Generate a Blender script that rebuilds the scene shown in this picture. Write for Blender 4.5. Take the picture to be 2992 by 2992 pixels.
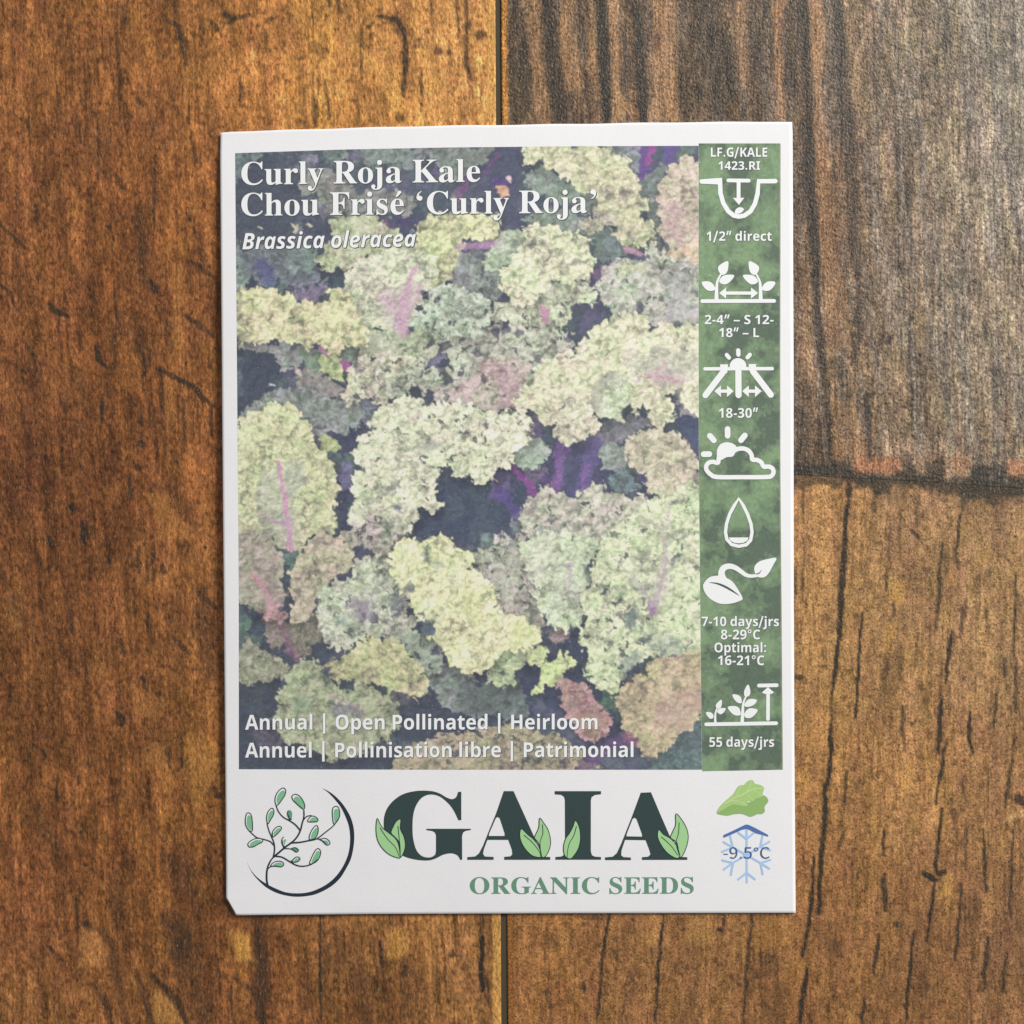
import bpy, math, random
import numpy as np

# ------------------------------------------------------------------ camera, light, exposure
for o in list(bpy.data.objects): bpy.data.objects.remove(o)
SC = bpy.context.scene
COL = SC.collection
S = 0.0496e-3            # metres per photo pixel on the table
D = 0.30                 # camera height
CX = CY = 1496.0
cam = bpy.data.cameras.new('camera'); cam.sensor_width = 36.0
cam.lens = 36.0 * D / (2992 * S); cam.clip_start = 0.01; cam.clip_end = 20.0
co = bpy.data.objects.new('camera', cam); co.location = (0, 0, D); COL.objects.link(co); SC.camera = co
W = bpy.data.worlds.new('World'); SC.world = W; W.use_nodes = True
W.node_tree.nodes['Background'].inputs[0].default_value = (0.90, 0.94, 1.0, 1)
W.node_tree.nodes['Background'].inputs[1].default_value = 0.24
def area(name, loc, size, power, col, target=(0, 0, 0)):
    from mathutils import Vector
    l = bpy.data.lights.new(name, 'AREA'); l.shape = 'RECTANGLE'; l.size, l.size_y = size
    l.energy = power; l.color = col
    o = bpy.data.objects.new(name, l); o.location = loc
    o.rotation_euler = (Vector(target) - Vector(loc)).to_track_quat('-Z', 'Y').to_euler(); COL.objects.link(o)
area('window_light', (0.56, 0.50, 0.55), (0.40, 0.40), 11.3, (1.0, 0.975, 0.95))
SC.view_settings.view_transform = 'Standard'; SC.view_settings.look = 'None'
SC.view_settings.exposure = 0.0; SC.view_settings.gamma = 1.0

# ------------------------------------------------------------------ helpers
def lin(c):
    c = np.asarray(c, dtype=float) / 255.0
    return np.where(c <= 0.04045, c / 12.92, ((c + 0.055) / 1.055) ** 2.4)
def sstep(a, b, x):
    t = np.clip((x - a) / (b - a), 0, 1); return t * t * (3 - 2 * t)
_T = {}
def vn(x, y, seed=0):                                    # value noise 0..1
    if seed not in _T: _T[seed] = np.random.RandomState(seed).rand(256, 256).astype(np.float32)
    t = _T[seed]; xi = np.floor(x).astype(np.int64); yi = np.floor(y).astype(np.int64)
    fx = x - xi; fy = y - yi; fx = fx * fx * (3 - 2 * fx); fy = fy * fy * (3 - 2 * fy)
    a = t[yi & 255, xi & 255]; b = t[yi & 255, (xi + 1) & 255]
    c = t[(yi + 1) & 255, xi & 255]; d = t[(yi + 1) & 255, (xi + 1) & 255]
    return (a * (1 - fx) + b * fx) * (1 - fy) + (c * (1 - fx) + d * fx) * fy
def fbm(x, y, seed=0, o=3):
    r = 0; a = 0.5; s = 0
    for i in range(o):
        r = r + a * vn(x * 2 ** i + 17.3 * i, y * 2 ** i + 5.1 * i, seed + i); s += a; a *= 0.55
    return r / s
def worley(x, y, seed=0):
    rs = np.random.RandomState(seed); jx = rs.rand(128, 128); jy = rs.rand(128, 128); jv = rs.rand(128, 128)
    xi = np.floor(x).astype(int); yi = np.floor(y).astype(int)
    f1 = np.full(x.shape, 9.0); f2 = np.full(x.shape, 9.0); idv = np.zeros(x.shape)
    for dy in (-1, 0, 1):
        for dx in (-1, 0, 1):
            a = (yi + dy) & 127; b = (xi + dx) & 127
            d = np.hypot(xi + dx + jx[a, b] - x, yi + dy + jy[a, b] - y)
            n = d < f1
            f2 = np.where(n, f1, np.minimum(f2, d)); idv = np.where(n, jv[a, b], idv); f1 = np.where(n, d, f1)
    return f1, f2, idv
def catmull(p, closed=True, k=4):
    p = np.asarray(p, float); n = len(p); out = []
    rng = range(n) if closed else range(n - 1)
    for i in rng:
        if closed: a, b, c, d = p[(i - 1) % n], p[i], p[(i + 1) % n], p[(i + 2) % n]
        else: a, b, c, d = p[max(i - 1, 0)], p[i], p[i + 1], p[min(i + 2, n - 1)]
        for j in range(k):
            t = j / k
            out.append(0.5 * (2 * b + (c - a) * t + (2 * a - 5 * b + 4 * c - d) * t * t + (-a + 3 * b - 3 * c + d) * t ** 3))
    if not closed: out.append(p[-1])
    return np.array(out)
def seg_dist(X, Y, a, b):
    dx, dy = b[0] - a[0], b[1] - a[1]; L = dx * dx + dy * dy + 1e-9
    t = np.clip(((X - a[0]) * dx + (Y - a[1]) * dy) / L, 0, 1)
    return np.hypot(X - a[0] - t * dx, Y - a[1] - t * dy), t
def poly_sd(X, Y, P):                                    # >0 inside
    d = np.full(X.shape, 1e9); ins = np.zeros(X.shape, bool); n = len(P)
    for i in range(n):
        a = P[i]; b = P[(i + 1) % n]
        d = np.minimum(d, seg_dist(X, Y, a, b)[0])
        if a[1] != b[1]:
            c = ((a[1] > Y) != (b[1] > Y)) & (X < (b[0] - a[0]) * (Y - a[1]) / (b[1] - a[1]) + a[0]); ins ^= c
    return np.where(ins, d, -d)

def link(name, me, mats, parent=None, **props):
    o = bpy.data.objects.new(name, me); COL.objects.link(o)
    for m in (mats if isinstance(mats, (list, tuple)) else [mats]): me.materials.append(m)
    if parent: o.parent = parent
    for k, v in props.items(): o[k] = v
    return o
def grid(name, X, Y, Z, mats, rgb=None, parent=None, smooth=True, keep=None, **props):
    ny, nx = X.shape; me = bpy.data.meshes.new(name)
    co_ = np.stack([X, Y, Z], -1).reshape(-1, 3).astype(np.float32)
    i = np.arange(ny * nx).reshape(ny, nx)
    q = np.stack([i[:-1, :-1], i[1:, :-1], i[1:, 1:], i[:-1, 1:]], -1).reshape(-1, 4)
    nf = len(q); me.vertices.add(ny * nx); me.vertices.foreach_set('co', co_.ravel())
    me.loops.add(nf * 4); me.loops.foreach_set('vertex_index', q.ravel().astype(np.int32))
    me.polygons.add(nf); me.polygons.foreach_set('loop_start', (np.arange(nf) * 4).astype(np.int32))
    me.polygons.foreach_set('loop_total', np.full(nf, 4, np.int32))
    if smooth: me.polygons.foreach_set('use_smooth', np.ones(nf, bool))
    me.update(calc_edges=True)
    if rgb is not None:
        at = me.color_attributes.new('tint', 'FLOAT_COLOR', 'POINT')
        c = np.ones((ny * nx, 4), np.float32); c[:, :3] = rgb.reshape(-1, 3); at.data.foreach_set('color', c.ravel())
    return link(name, me, mats, parent, **props)

# ------------------------------------------------------------------ materials
def mat(name, rgb=(200, 200, 200), rough=0.5, spec=0.5):
    m = bpy.data.materials.new(name); m.use_nodes = True; b = m.node_tree.nodes['Principled BSDF']
    b.inputs['Base Color'].default_value = (*lin(rgb), 1); b.inputs['Roughness'].default_value = rough
    b.inputs['Specular IOR Level'].default_value = spec
    return m
def N(m, t, **kw):
    n = m.node_tree.nodes.new(t)
    for k, v in kw.items():
        if hasattr(n, k): setattr(n, k, v)
        else: n.inputs[k.replace('_', ' ')].default_value = v
    return n
def ink(name, rgb, rough=0.5, var=0.06, scale=9000, spec=0.3):
    """printed ink: slight speckle where the ink misses the paper fibres"""
    m = mat(name, rgb, rough, spec); nt = m.node_tree; L = nt.links.new; b = nt.nodes['Principled BSDF']
    tc = N(m, 'ShaderNodeTexCoord'); ns = N(m, 'ShaderNodeTexNoise'); ns.inputs['Scale'].default_value = scale
    ns.inputs['Detail'].default_value = 2; L(tc.outputs['Object'], ns.inputs['Vector'])
    mr = N(m, 'ShaderNodeMapRange'); mr.inputs['From Min'].default_value = 0.3; mr.inputs['From Max'].default_value = 0.7
    mr.inputs['To Min'].default_value = 1 - var; mr.inputs['To Max'].default_value = 1 + var
    L(ns.outputs['Fac'], mr.inputs['Value'])
    vm = N(m, 'ShaderNodeVectorMath', operation='SCALE'); vm.inputs[0].default_value = tuple(lin(rgb))
    L(mr.outputs['Result'], vm.inputs['Scale']); L(vm.outputs['Vector'], b.inputs['Base Color'])
    return m
def tint_mat(name, rough, spec, grain, lo, hi, bump=0.0, bscale=3000, pores=0.0, fleck=0.0, streak=0.0, rot=-12, sy=0.62):
    """vertex tint x fine grain; small-scale relief through bump"""
    m = mat(name, (128, 128, 128), rough, spec); nt = m.node_tree; L = nt.links.new; b = nt.nodes['Principled BSDF']
    at = N(m, 'ShaderNodeVertexColor'); at.layer_name = 'tint'
    tc = N(m, 'ShaderNodeTexCoord')
    mp = N(m, 'ShaderNodeMapping'); mp.inputs['Scale'].default_value = (1.0, sy, 1.0); mp.inputs['Rotation'].default_value = (0, 0, math.radians(rot))
    L(tc.outputs['Object'], mp.inputs['Vector'])
    n1 = N(m, 'ShaderNodeTexNoise'); n1.inputs['Scale'].default_value = grain; n1.inputs['Detail'].default_value = 3; n1.inputs['Roughness'].default_value = 0.65
    L(mp.outputs['Vector'], n1.inputs['Vector'])
    mr = N(m, 'ShaderNodeMapRange'); mr.inputs['From Min'].default_value = 0.3; mr.inputs['From Max'].default_value = 0.7
    mr.inputs['To Min'].default_value = lo; mr.inputs['To Max'].default_value = hi; mr.clamp = False
    L(n1.outputs['Fac'], mr.inputs['Value'])
    vm = N(m, 'ShaderNodeVectorMath', operation='SCALE'); L(at.outputs['Color'], vm.inputs[0]); L(mr.outputs['Result'], vm.inputs['Scale'])
    out = vm.outputs['Vector']
    if pores:
        n2 = N(m, 'ShaderNodeTexNoise'); n2.inputs['Scale'].default_value = grain * 1.15; n2.inputs['Detail'].default_value = 1
        mp2 = N(m, 'ShaderNodeMapping'); mp2.inputs['Location'].default_value = (3.1, 1.7, 0.4); mp2.inputs['Scale'].default_value = (1.25, 0.8, 1); mp2.inputs['Rotation'].default_value = (0, 0, math.radians(rot))
        L(tc.outputs['Object'], mp2.inputs['Vector']); L(mp2.outputs['Vector'], n2.inputs['Vector'])
        r2 = N(m, 'ShaderNodeMapRange'); r2.inputs['From Min'].default_value = 0.60; r2.inputs['From Max'].default_value = 0.72
        r2.inputs['To Min'].default_value = 1.0; r2.inputs['To Max'].default_value = 1 - pores
        L(n2.outputs['Fac'], r2.inputs['Value'])
        v2 = N(m, 'ShaderNodeVectorMath', operation='SCALE'); L(out, v2.inputs[0]); L(r2.outputs['Result'], v2.inputs['Scale']); out = v2.outputs['Vector']
    if fleck:
        n3 = N(m, 'ShaderNodeTexNoise'); n3.inputs['Scale'].default_value = grain * 0.8; n3.inputs['Detail'].default_value = 1
        mp3 = N(m, 'ShaderNodeMapping'); mp3.inputs['Location'].default_value = (7.7, 2.9, 1.4); mp3.inputs['Scale'].default_value = (1.5, .55, 1); mp3.inputs['Rotation'].default_value = (0, 0, math.radians(rot))
        L(tc.outputs['Object'], mp3.inputs['Vector']); L(mp3.outputs['Vector'], n3.inputs['Vector'])
        r3 = N(m, 'ShaderNodeMapRange'); r3.inputs['From Min'].default_value = 0.62; r3.inputs['From Max'].default_value = 0.75
        r3.inputs['To Min'].default_value = 0.0; r3.inputs['To Max'].default_value = fleck
        L(n3.outputs['Fac'], r3.inputs['Value'])
        mx = N(m, 'ShaderNodeMix', data_type='RGBA'); L(r3.outputs['Result'], mx.inputs[0]); L(out, mx.inputs[6])
        mx.inputs[7].default_value = (*lin((205, 165, 118)), 1); out = mx.outputs[2]
    if streak:                                            # fine pore lines running along the plank
        n4 = N(m, 'ShaderNodeTexNoise'); n4.inputs['Scale'].default_value = 2400; n4.inputs['Detail'].default_value = 2
        mp4 = N(m, 'ShaderNodeMapping'); mp4.inputs['Scale'].default_value = (1.0, 0.07, 1.0)
        L(tc.outputs['Object'], mp4.inputs['Vector']); L(mp4.outputs['Vector'], n4.inputs['Vector'])
        r4 = N(m, 'ShaderNodeMapRange'); r4.inputs['From Min'].default_value = 0.35; r4.inputs['From Max'].default_value = 0.6
        r4.inputs['To Min'].default_value = 1 - streak; r4.inputs['To Max'].default_value = 1 + streak * .35
        L(n4.outputs['Fac'], r4.inputs['Value'])
        v4 = N(m, 'ShaderNodeVectorMath', operation='SCALE'); L(out, v4.inputs[0]); L(r4.outputs['Result'], v4.inputs['Scale']); out = v4.outputs['Vector']
    L(out, b.inputs['Base Color'])
    if bump:
        nb = N(m, 'ShaderNodeTexNoise'); nb.inputs['Scale'].default_value = bscale; nb.inputs['Detail'].default_value = 3
        L(mp.outputs['Vector'], nb.inputs['Vector'])
        bp = N(m, 'ShaderNodeBump'); bp.inputs['Strength'].default_value = bump; bp.inputs['Distance'].default_value = 0.0002
        L(nb.outputs['Fac'], bp.inputs['Height']); L(bp.outputs['Normal'], b.inputs['Normal'])
    return m
M_WOOD = {'L': tint_mat('printed_wood_warm', 0.42, 0.36, 3100, 0.50, 1.52, bump=0.45, bscale=3600, pores=0.60, fleck=0.30, streak=0.20, rot=38, sy=0.42),
          'T': tint_mat('printed_wood_grey', 0.42, 0.42, 2900, 0.34, 1.66, bump=0.60, bscale=3300, pores=0.78, fleck=0.34, streak=0.36, rot=8, sy=0.70),
          'B': tint_mat('printed_wood_tan', 0.42, 0.36, 3300, 0.52, 1.50, bump=0.45, bscale=3800, pores=0.80, fleck=0.30, streak=0.20, rot=-15, sy=0.80)}
M_PHOTO = tint_mat('printed_photo', 0.42, 0.35, 5200, 0.93, 1.07, bump=0.05, bscale=6000)
M_GAP = mat('dark_groove', (78, 70, 54), 0.8, 0.2)
# ------------------------------------------------------------------ wooden surface: three printed planks with grooves
def span(a, b, v0, v1):                                   # 5 px steps inside the frame, coarse outside
    lo = np.arange(v0, min(v1, -10), 24.0); mid = np.arange(max(v0, -10), min(v1, 3002), 4.6); hi = np.arange(max(v0, 3002), v1, 24.0)
    r = np.concatenate([lo, mid, hi, [v1]]); return np.unique(r)
LO, HI = -900.0, 3900.0
def seamL(v): return 1447 + (v - 0) * 0.0059              # left edge of the dark seam
def seamR(v): return 1464 + (v - 0) * 0.0066
def seamH(u): return 1384 + (u - 2291) * 0.06 + 1.2 * np.sin(u / 90.0)
# measured mean tones of the print (photo px, sRGB)
TONES = {
 'L': [(120,120,134,88,52),(400,150,140,92,52),(700,120,150,102,58),(1000,150,178,128,72),(1300,180,186,134,82),(1100,330,176,126,70),
       (100,600,124,80,48),(350,600,118,74,42),(560,620,142,92,52),(100,1000,124,80,48),(350,1000,110,68,38),(600,1000,132,86,50),
       (100,1400,108,68,42),(350,1400,100,62,36),(600,1400,134,86,50),(100,1800,112,72,42),(350,1800,112,72,42),(600,1750,138,92,54),
       (100,2200,114,74,42),(350,2200,122,78,44),(600,2200,136,92,50),(100,2600,126,80,48),(350,2600,118,76,42),(600,2600,106,68,38),
       (100,2950,132,90,54),(400,2950,118,78,44),(800,2900,122,80,46),(1100,2750,138,96,56),(1100,2950,116,78,44),(1380,2850,138,98,60)],
 'T': [(1520,150,96,77,58),(1700,150,108,84,62),(1900,150,122,94,67),(2100,150,98,82,64),(2300,150,112,87,65),(2500,150,122,102,82),(2750,150,128,112,92),(2950,150,128,118,104),
       (2400,600,122,94,70),(2600,600,122,104,86),(2900,600,132,118,102),(2400,1100,122,98,74),(2600,1100,120,102,84),(2900,1100,132,118,100),(2400,1330,118,92,68),(2900,1330,128,108,86)],
 'B': [(2400,1480,160,120,80),(2650,1480,140,108,78),(2900,1480,140,110,78),(2400,1900,158,120,78),(2650,1900,146,112,76),(2900,1900,142,110,78),
       (2400,2300,152,110,68),(2700,2300,150,110,70),(2950,2300,138,102,68),(2400,2700,132,92,56),(2700,2700,130,92,58),(2950,2700,124,90,62),
       (2300,2950,122,84,50),(2700,2950,122,86,54),(1600,2800,136,94,56),(1900,2800,138,98,62),(2100,2900,132,94,60)]}
# dark printed cracks: plank, depth, [width, points...] in zoom coordinates (origin, scale)
CR = []
def zc(o, s, pl, items):
    for it in items:
        w, dk, pts = it[0], it[1], it[2:]
        CR.append((pl, w, dk, [(o[0] + p[0] / s, o[1] + p[1] / s) for p in pts]))
zc((0,0),2.576,'L',[(12,.6,(880,250),(900,600),(905,750)),(15,.45,(925,60),(935,200)),(17,.6,(1260,150),(1340,200),(1380,330),(1400,480)),(12,.6,(1510,140),(1530,260)),
 (13,.6,(1600,160),(1640,230)),(20,.7,(1700,100),(1740,150)),(13,.6,(1740,150),(1880,110)),(13,.6,(1805,580),(1815,800)),(9,.7,(1420,780),(1420,930)),(11,.6,(1040,740),(1080,790)),
 (11,.6,(150,890),(205,910),(235,1000)),(9,.6,(440,700),(450,780)),(9,.5,(580,850),(605,1060)),(6,.5,(830,790),(820,1160)),(7,.5,(740,830),(745,1350)),(15,.6,(870,1320),(930,1420)),
 (9,.6,(1165,1270),(1160,1700)),(9,.5,(1470,1130),(1475,1230)),(9,.6,(270,1540),(290,1640)),(9,.5,(120,1490),(160,1540)),(9,.5,(1320,1480),(1325,1600)),(8,.7,(1410,1600),(1440,1670)),
 (11,.8,(820,1710),(832,1712)),(9,.7,(1155,1595),(1160,1596)),(10,.6,(0,1690),(110,1800),(190,1870)),(22,.45,(1030,1580),(1060,1760),(1080,1900)),(50,.25,(900,60),(930,180)),(40,.3,(1090,800),(1150,1000)),(60,.25,(740,900),(770,1300))])
zc((0,700),2.76,'L',[(10,.6,(0,360),(80,430),(120,560)),(17,.75,(400,520),(450,580),(550,620)),(9,.6,(930,420),(940,620),(970,760)),(36,.4,(1130,60),(1170,320),(1240,390)),
 (18,.8,(1220,340),(1250,420)),(13,.5,(1540,180),(1650,260),(1730,310)),(15,.55,(1480,610),(1600,680),(1720,780)),(14,.75,(770,860),(810,980),(870,1040)),(9,.6,(930,700),(930,1040)),
 (10,.7,(1150,920),(1170,1100)),(9,.5,(1080,800),(1150,900)),(10,.6,(1210,880),(1205,1010)),(7,.6,(1290,1020),(1300,1300),(1310,1400)),(15,.7,(1280,1040),(1460,1140),(1560,1180),(1640,1290),(1710,1340)),
 (11,.7,(1700,1350),(1705,1580)),(11,.85,(820,1280),(825,1460)),(9,.5,(1020,1280),(1100,1340)),(9,.5,(1150,1350),(1150,1500)),(16,.7,(1130,1640),(1142,1650)),(13,.7,(180,1060),(186,1064)),
 (8,.8,(370,1765),(375,1768)),(9,.8,(1415,1795),(1420,1796)),(7,.6,(1480,1280),(1490,1700)),(18,.6,(1105,1835),(1115,1845)),(6,.5,(870,1050),(870,1260)),(8,.6,(190,800),(270,940),(295,1100)),
 (12,.4,(480,1270),(540,1450)),(9,.5,(1340,640),(1350,850)),(60,.25,(1000,640),(1120,860)),(60,.22,(600,1100),(640,1500))])
zc((0,1400),2.76,'L',[(10,.8,(655,340),(680,520)),(9,.75,(690,340),(715,480)),(11,.7,(390,460),(430,555)),(9,.5,(320,620),(360,740)),(11,.7,(1050,0),(1055,160)),(15,.6,(1220,90),(1240,50)),
 (9,.6,(1110,560),(1120,750)),(6,.6,(1185,620),(1190,820)),(7,.6,(1230,520),(1235,820)),(14,.6,(1310,700),(1320,750)),(8,.6,(570,1080),(590,1250)),(9,.7,(1190,1080),(1200,1230)),(16,.5,(1600,920),(1740,1040)),
 (14,.5,(1400,1280),(1520,1410)),(14,.7,(1140,1600),(1180,1700)),(7,.6,(1550,1180),(1555,1280)),(15,.7,(580,220),(600,250)),(11,.6,(965,1290),(1000,1430)),(7,.6,(75,1650),(80,1800)),(6,.5,(690,1400),(690,1600)),
 (9,.6,(780,1700),(800,1770)),(13,.6,(940,1880),(990,1932)),(7,.9,(1660,550),(1663,552)),(7,.9,(1187,1378),(1190,1380)),(7,.8,(490,1350),(493,1352)),(9,.6,(880,620),(890,700)),(40,.35,(1620,900),(1680,1560)),(50,.25,(1440,150),(1620,420))])
zc((0,2092),2.1467,'L',[(15,.7,(750,10),(770,50)),(10,.6,(270,210),(290,260)),(6,.7,(360,380),(360,540)),(5,.6,(755,180),(755,500)),(8,.6,(490,380),(490,430)),(8,.5,(555,270),(560,340)),(9,.6,(1060,200),(1070,330)),
 (10,.6,(1130,270),(1140,320)),(18,.6,(1340,460),(1370,500)),(30,.4,(240,560),(290,700),(340,820)),(9,.6,(480,1150),(490,1330)),(9,.5,(350,1240),(380,1400)),(60,.5,(1050,1280),(1110,1400),(1130,1500)),
 (26,.5,(620,1330),(700,1440),(720,1600),(790,1932)),(10,.6,(290,1440),(400,1540)),(20,.5,(540,1310),(560,1330)),(20,.7,(960,1640),(1090,1770),(1140,1840),(1170,1932)),(18,.5,(860,1600),(900,1750),(960,1932)),
 (28,.6,(1620,1360),(1640,1500),(1650,1932)),(22,.5,(1600,1700),(1640,1932)),(6,.8,(1450,1700),(1455,1880)),(18,.5,(660,1750),(690,1932)),(12,.45,(580,1680),(650,1800)),(40,.3,(730,1000),(740,1300)),
 (70,.35,(1080,900),(1180,1100)),(14,.5,(1470,1640),(1600,1750)),(70,.4,(1120,1300),(1260,1900)),(8,.85,(533,936),(536,938)),(9,.7,(925,215),(930,217))])
zc((700,2620),2.415,'L',[(7,.8,(570,130),(575,860)),(9,.7,(990,310),(1010,500)),(13,.5,(1705,130),(1708,280)),(15,.9,(1708,280),(1710,660)),(8,.7,(1740,560),(1760,780)),(10,.7,(950,560),(960,660)),(9,.7,(1160,480),(1160,560)),
 (36,.5,(140,130),(160,860)),(8,.5,(1190,150),(1185,230)),(5,.5,(1395,500),(1390,700)),(18,.6,(1500,400),(1502,410)),(60,.3,(700,180),(640,500)),(60,.3,(1180,480),(1200,800)),(60,.3,(850,500),(900,860))])
zc((750,0),2.576,'L',[(10,.6,(70,250),(75,400)),(11,.6,(90,150),(160,125)),(14,.6,(550,0),(560,40)),(9,.6,(620,0),(625,90)),(9,.6,(790,220),(785,350)),(9,.6,(840,210),(870,170)),
 (16,.75,(920,120),(1060,150),(1110,240),(1120,330),(1115,600),(1110,720)),(30,.6,(1040,140),(1110,270)),(8,.6,(1310,0),(1310,180)),(12,.65,(1570,0),(1580,190),(1575,480),(1620,600)),(22,.7,(1588,190),(1592,195)),
 (25,.7,(1670,262),(1695,258)),(20,.65,(1355,385),(1375,385)),(15,.6,(1450,385),(1450,400)),(18,.5,(1215,310),(1212,340)),(18,.5,(1165,235),(1168,245)),(13,.5,(470,530),(470,680)),(9,.65,(520,600),(540,900)),
 (10,.6,(1240,540),(1240,830)),(8,.5,(780,380),(785,540)),(20,.6,(1065,885),(1075,890)),(9,.45,(1690,500),(1690,720)),(15,.5,(430,720),(440,950)),(8,.6,(1510,0),(1520,280)),(30,.4,(460,340),(480,420))])
zc((1400,0),2.415,'T',[(44,.6,(480,0),(520,500),(560,850)),(32,.7,(865,0),(900,850)),(26,.55,(1090,60),(1150,260)),(30,.65,(1130,240),(1160,860)),(26,.5,(310,300),(340,760)),(50,.35,(250,0),(270,850)),(40,.3,(720,0),(740,330)),
 (60,.3,(780,600),(720,850)),(50,.3,(1060,0),(1070,600)),(70,.3,(1500,0),(1480,850)),(70,.3,(1640,0),(1640,850)),(26,.5,(1760,300),(1790,700)),(14,.6,(1130,250),(1130,290)),(16,.5,(1540,600),(1560,700))])
zc((2192,0),2.415,'T',[(44,.35,(60,0),(60,850)),(14,.5,(130,0),(165,480)),(26,.6,(380,0),(400,500),(420,860)),(24,.65,(415,860),(430,1300),(470,1932)),(40,.5,(610,0),(640,450),(690,850),(720,1200),(755,1932)),
 (14,.5,(630,0),(650,400)),(14,.5,(960,450),(1020,700),(1040,1200),(1040,1550)),(22,.3,(1390,100),(1410,800)),(60,.3,(300,0),(320,700)),(50,.25,(860,300),(900,900)),(60,.22,(1200,0),(1240,200)),(70,.25,(590,1300),(640,1900)),(70,.25,(360,900),(400,1900)),(5,.6,(1810,1485),(1932,1450))])
zc((2292,800),2.76,'T',[(20,.7,(240,0),(290,500),(310,800),(360,1200),(390,1560)),(22,.5,(590,0),(600,450),(560,700)),(16,.6,(660,1000),(700,1500)),(9,.6,(1010,300),(1000,700),(1030,1000),(1030,1300)),(16,.7,(820,545),(860,510)),
 (14,.7,(640,985),(720,965)),(60,.3,(150,1100),(220,1500)),(60,.3,(140,900),(200,960))])
zc((2292,800),2.76,'B',[(12,.8,(520,1650),(510,1932)),(12,.6,(1430,1700),(1440,1900)),(10,.5,(735,1750),(725,1932)),(12,.4,(1060,1740),(1055,1932)),(8,.5,(145,1700),(150,1932))])
zc((2292,1500),2.76,'B',[(17,.92,(505,-60),(480,300),(455,700),(430,1100)),(12,.9,(430,1100),(385,1450)),(11,.6,(385,1450),(380,1700)),(14,.85,(380,1700),(375,1932)),(9,.9,(635,800),(600,1150),(575,1640)),(10,.6,(85,450),(100,650)),
 (6,.6,(160,200),(150,700)),(7,.8,(820,450),(820,620)),(12,.6,(880,730),(880,830)),(10,.7,(1020,130),(1080,200)),(9,.6,(1060,0),(1060,90)),(8,.8,(1420,0),(1390,300),(1405,450)),(9,.75,(1270,240),(1245,700),(1215,930)),
 (13,.65,(1460,700),(1420,1000)),(10,.9,(1350,950),(1300,1370)),(7,.6,(1080,960),(1055,1250)),(9,.6,(1630,780),(1640,900),(1640,1040)),(7,.8,(1870,500),(1850,1150)),(10,.7,(1870,1180),(1860,1600)),(10,.65,(1780,1170),(1770,1320)),
 (8,.75,(1710,1440),(1690,1720)),(11,.65,(950,1550),(960,1900)),(13,.85,(1265,1500),(1240,1932)),(9,.85,(1490,1600),(1490,1800),(1520,1932)),(8,.7,(1310,1830),(1290,1932)),(6,.7,(1840,1800),(1835,1932)),(60,.25,(900,1080),(860,1400)),(50,.25,(1060,400),(1080,600)),
 (6,.6,(1220,1310),(1270,1300)),(7,.7,(1030,1710),(1080,1650)),(7,.5,(850,80),(840,380)),(7,.5,(930,0),(925,350)),(14,.7,(85,1320),(140,1325))])
zc((2192,2192),2.415,'B',[(14,.92,(575,0),(530,300),(510,700),(480,1150)),(11,.9,(450,760),(430,1100),(370,1450)),(13,.92,(395,1540),(350,1932)),(8,.7,(680,150),(665,420)),(9,.8,(945,560),(935,740)),(15,.8,(945,870),(950,1130)),
 (11,.75,(910,1300),(870,1570)),(9,.8,(800,1750),(790,1932)),(10,.8,(1360,0),(1345,200)),(8,.85,(1340,150),(1310,380)),(10,.9,(1355,410),(1305,800),(1310,860)),(18,.85,(1220,870),(1310,920)),(15,.8,(1320,870),(1360,860)),(9,.9,(1300,930),(1245,1350)),(10,.8,(1160,1280),(1120,1600),(1100,1900)),
 (10,.75,(1490,960),(1450,1480)),(6,.6,(1420,340),(1430,510)),(6,.7,(1500,200),(1500,310)),(9,.75,(1640,560),(1660,850),(1670,1000)),(9,.75,(1850,30),(1800,400)),(22,.85,(1890,340),(1925,365)),(7,.7,(1860,510),(1830,1180)),
 (13,.75,(1670,1320),(1650,1700)),(8,.7,(1810,1430),(1780,1700)),(8,.5,(1530,560),(1520,860)),(5,.45,(1680,100),(1680,400)),(60,.35,(150,1480),(100,1560)),(60,.3,(540,1250),(600,1420)),(12,.5,(670,550),(620,700)),(50,.25,(1210,1500),(1220,1700)),(70,.3,(200,1700),(120,1900)),(40,.3,(1560,1000),(1560,1200)),(9,.7,(1035,1215),(1040,1240)),(7,.7,(640,505),(645,512))])
zc((1400,2620),2.415,'B',[(10,.8,(920,130),(870,400),(860,650),(820,898)),(10,.8,(1300,130),(1270,450),(1240,860)),(9,.7,(1735,130),(1725,200)),(9,.75,(1925,130),(1880,600),(1860,898)),(5,.8,(235,130),(235,370)),(9,.8,(740,600),(740,670)),
 (14,.5,(480,650),(490,780)),(16,.6,(960,390),(970,430)),(7,.5,(1215,360),(1215,450)),(12,.7,(1690,232),(1712,240)),(30,.4,(520,280),(540,340)),(14,.4,(700,140),(920,150)),(10,.5,(500,820),(520,898)),(8,.5,(1040,600),(1010,860))])
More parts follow.
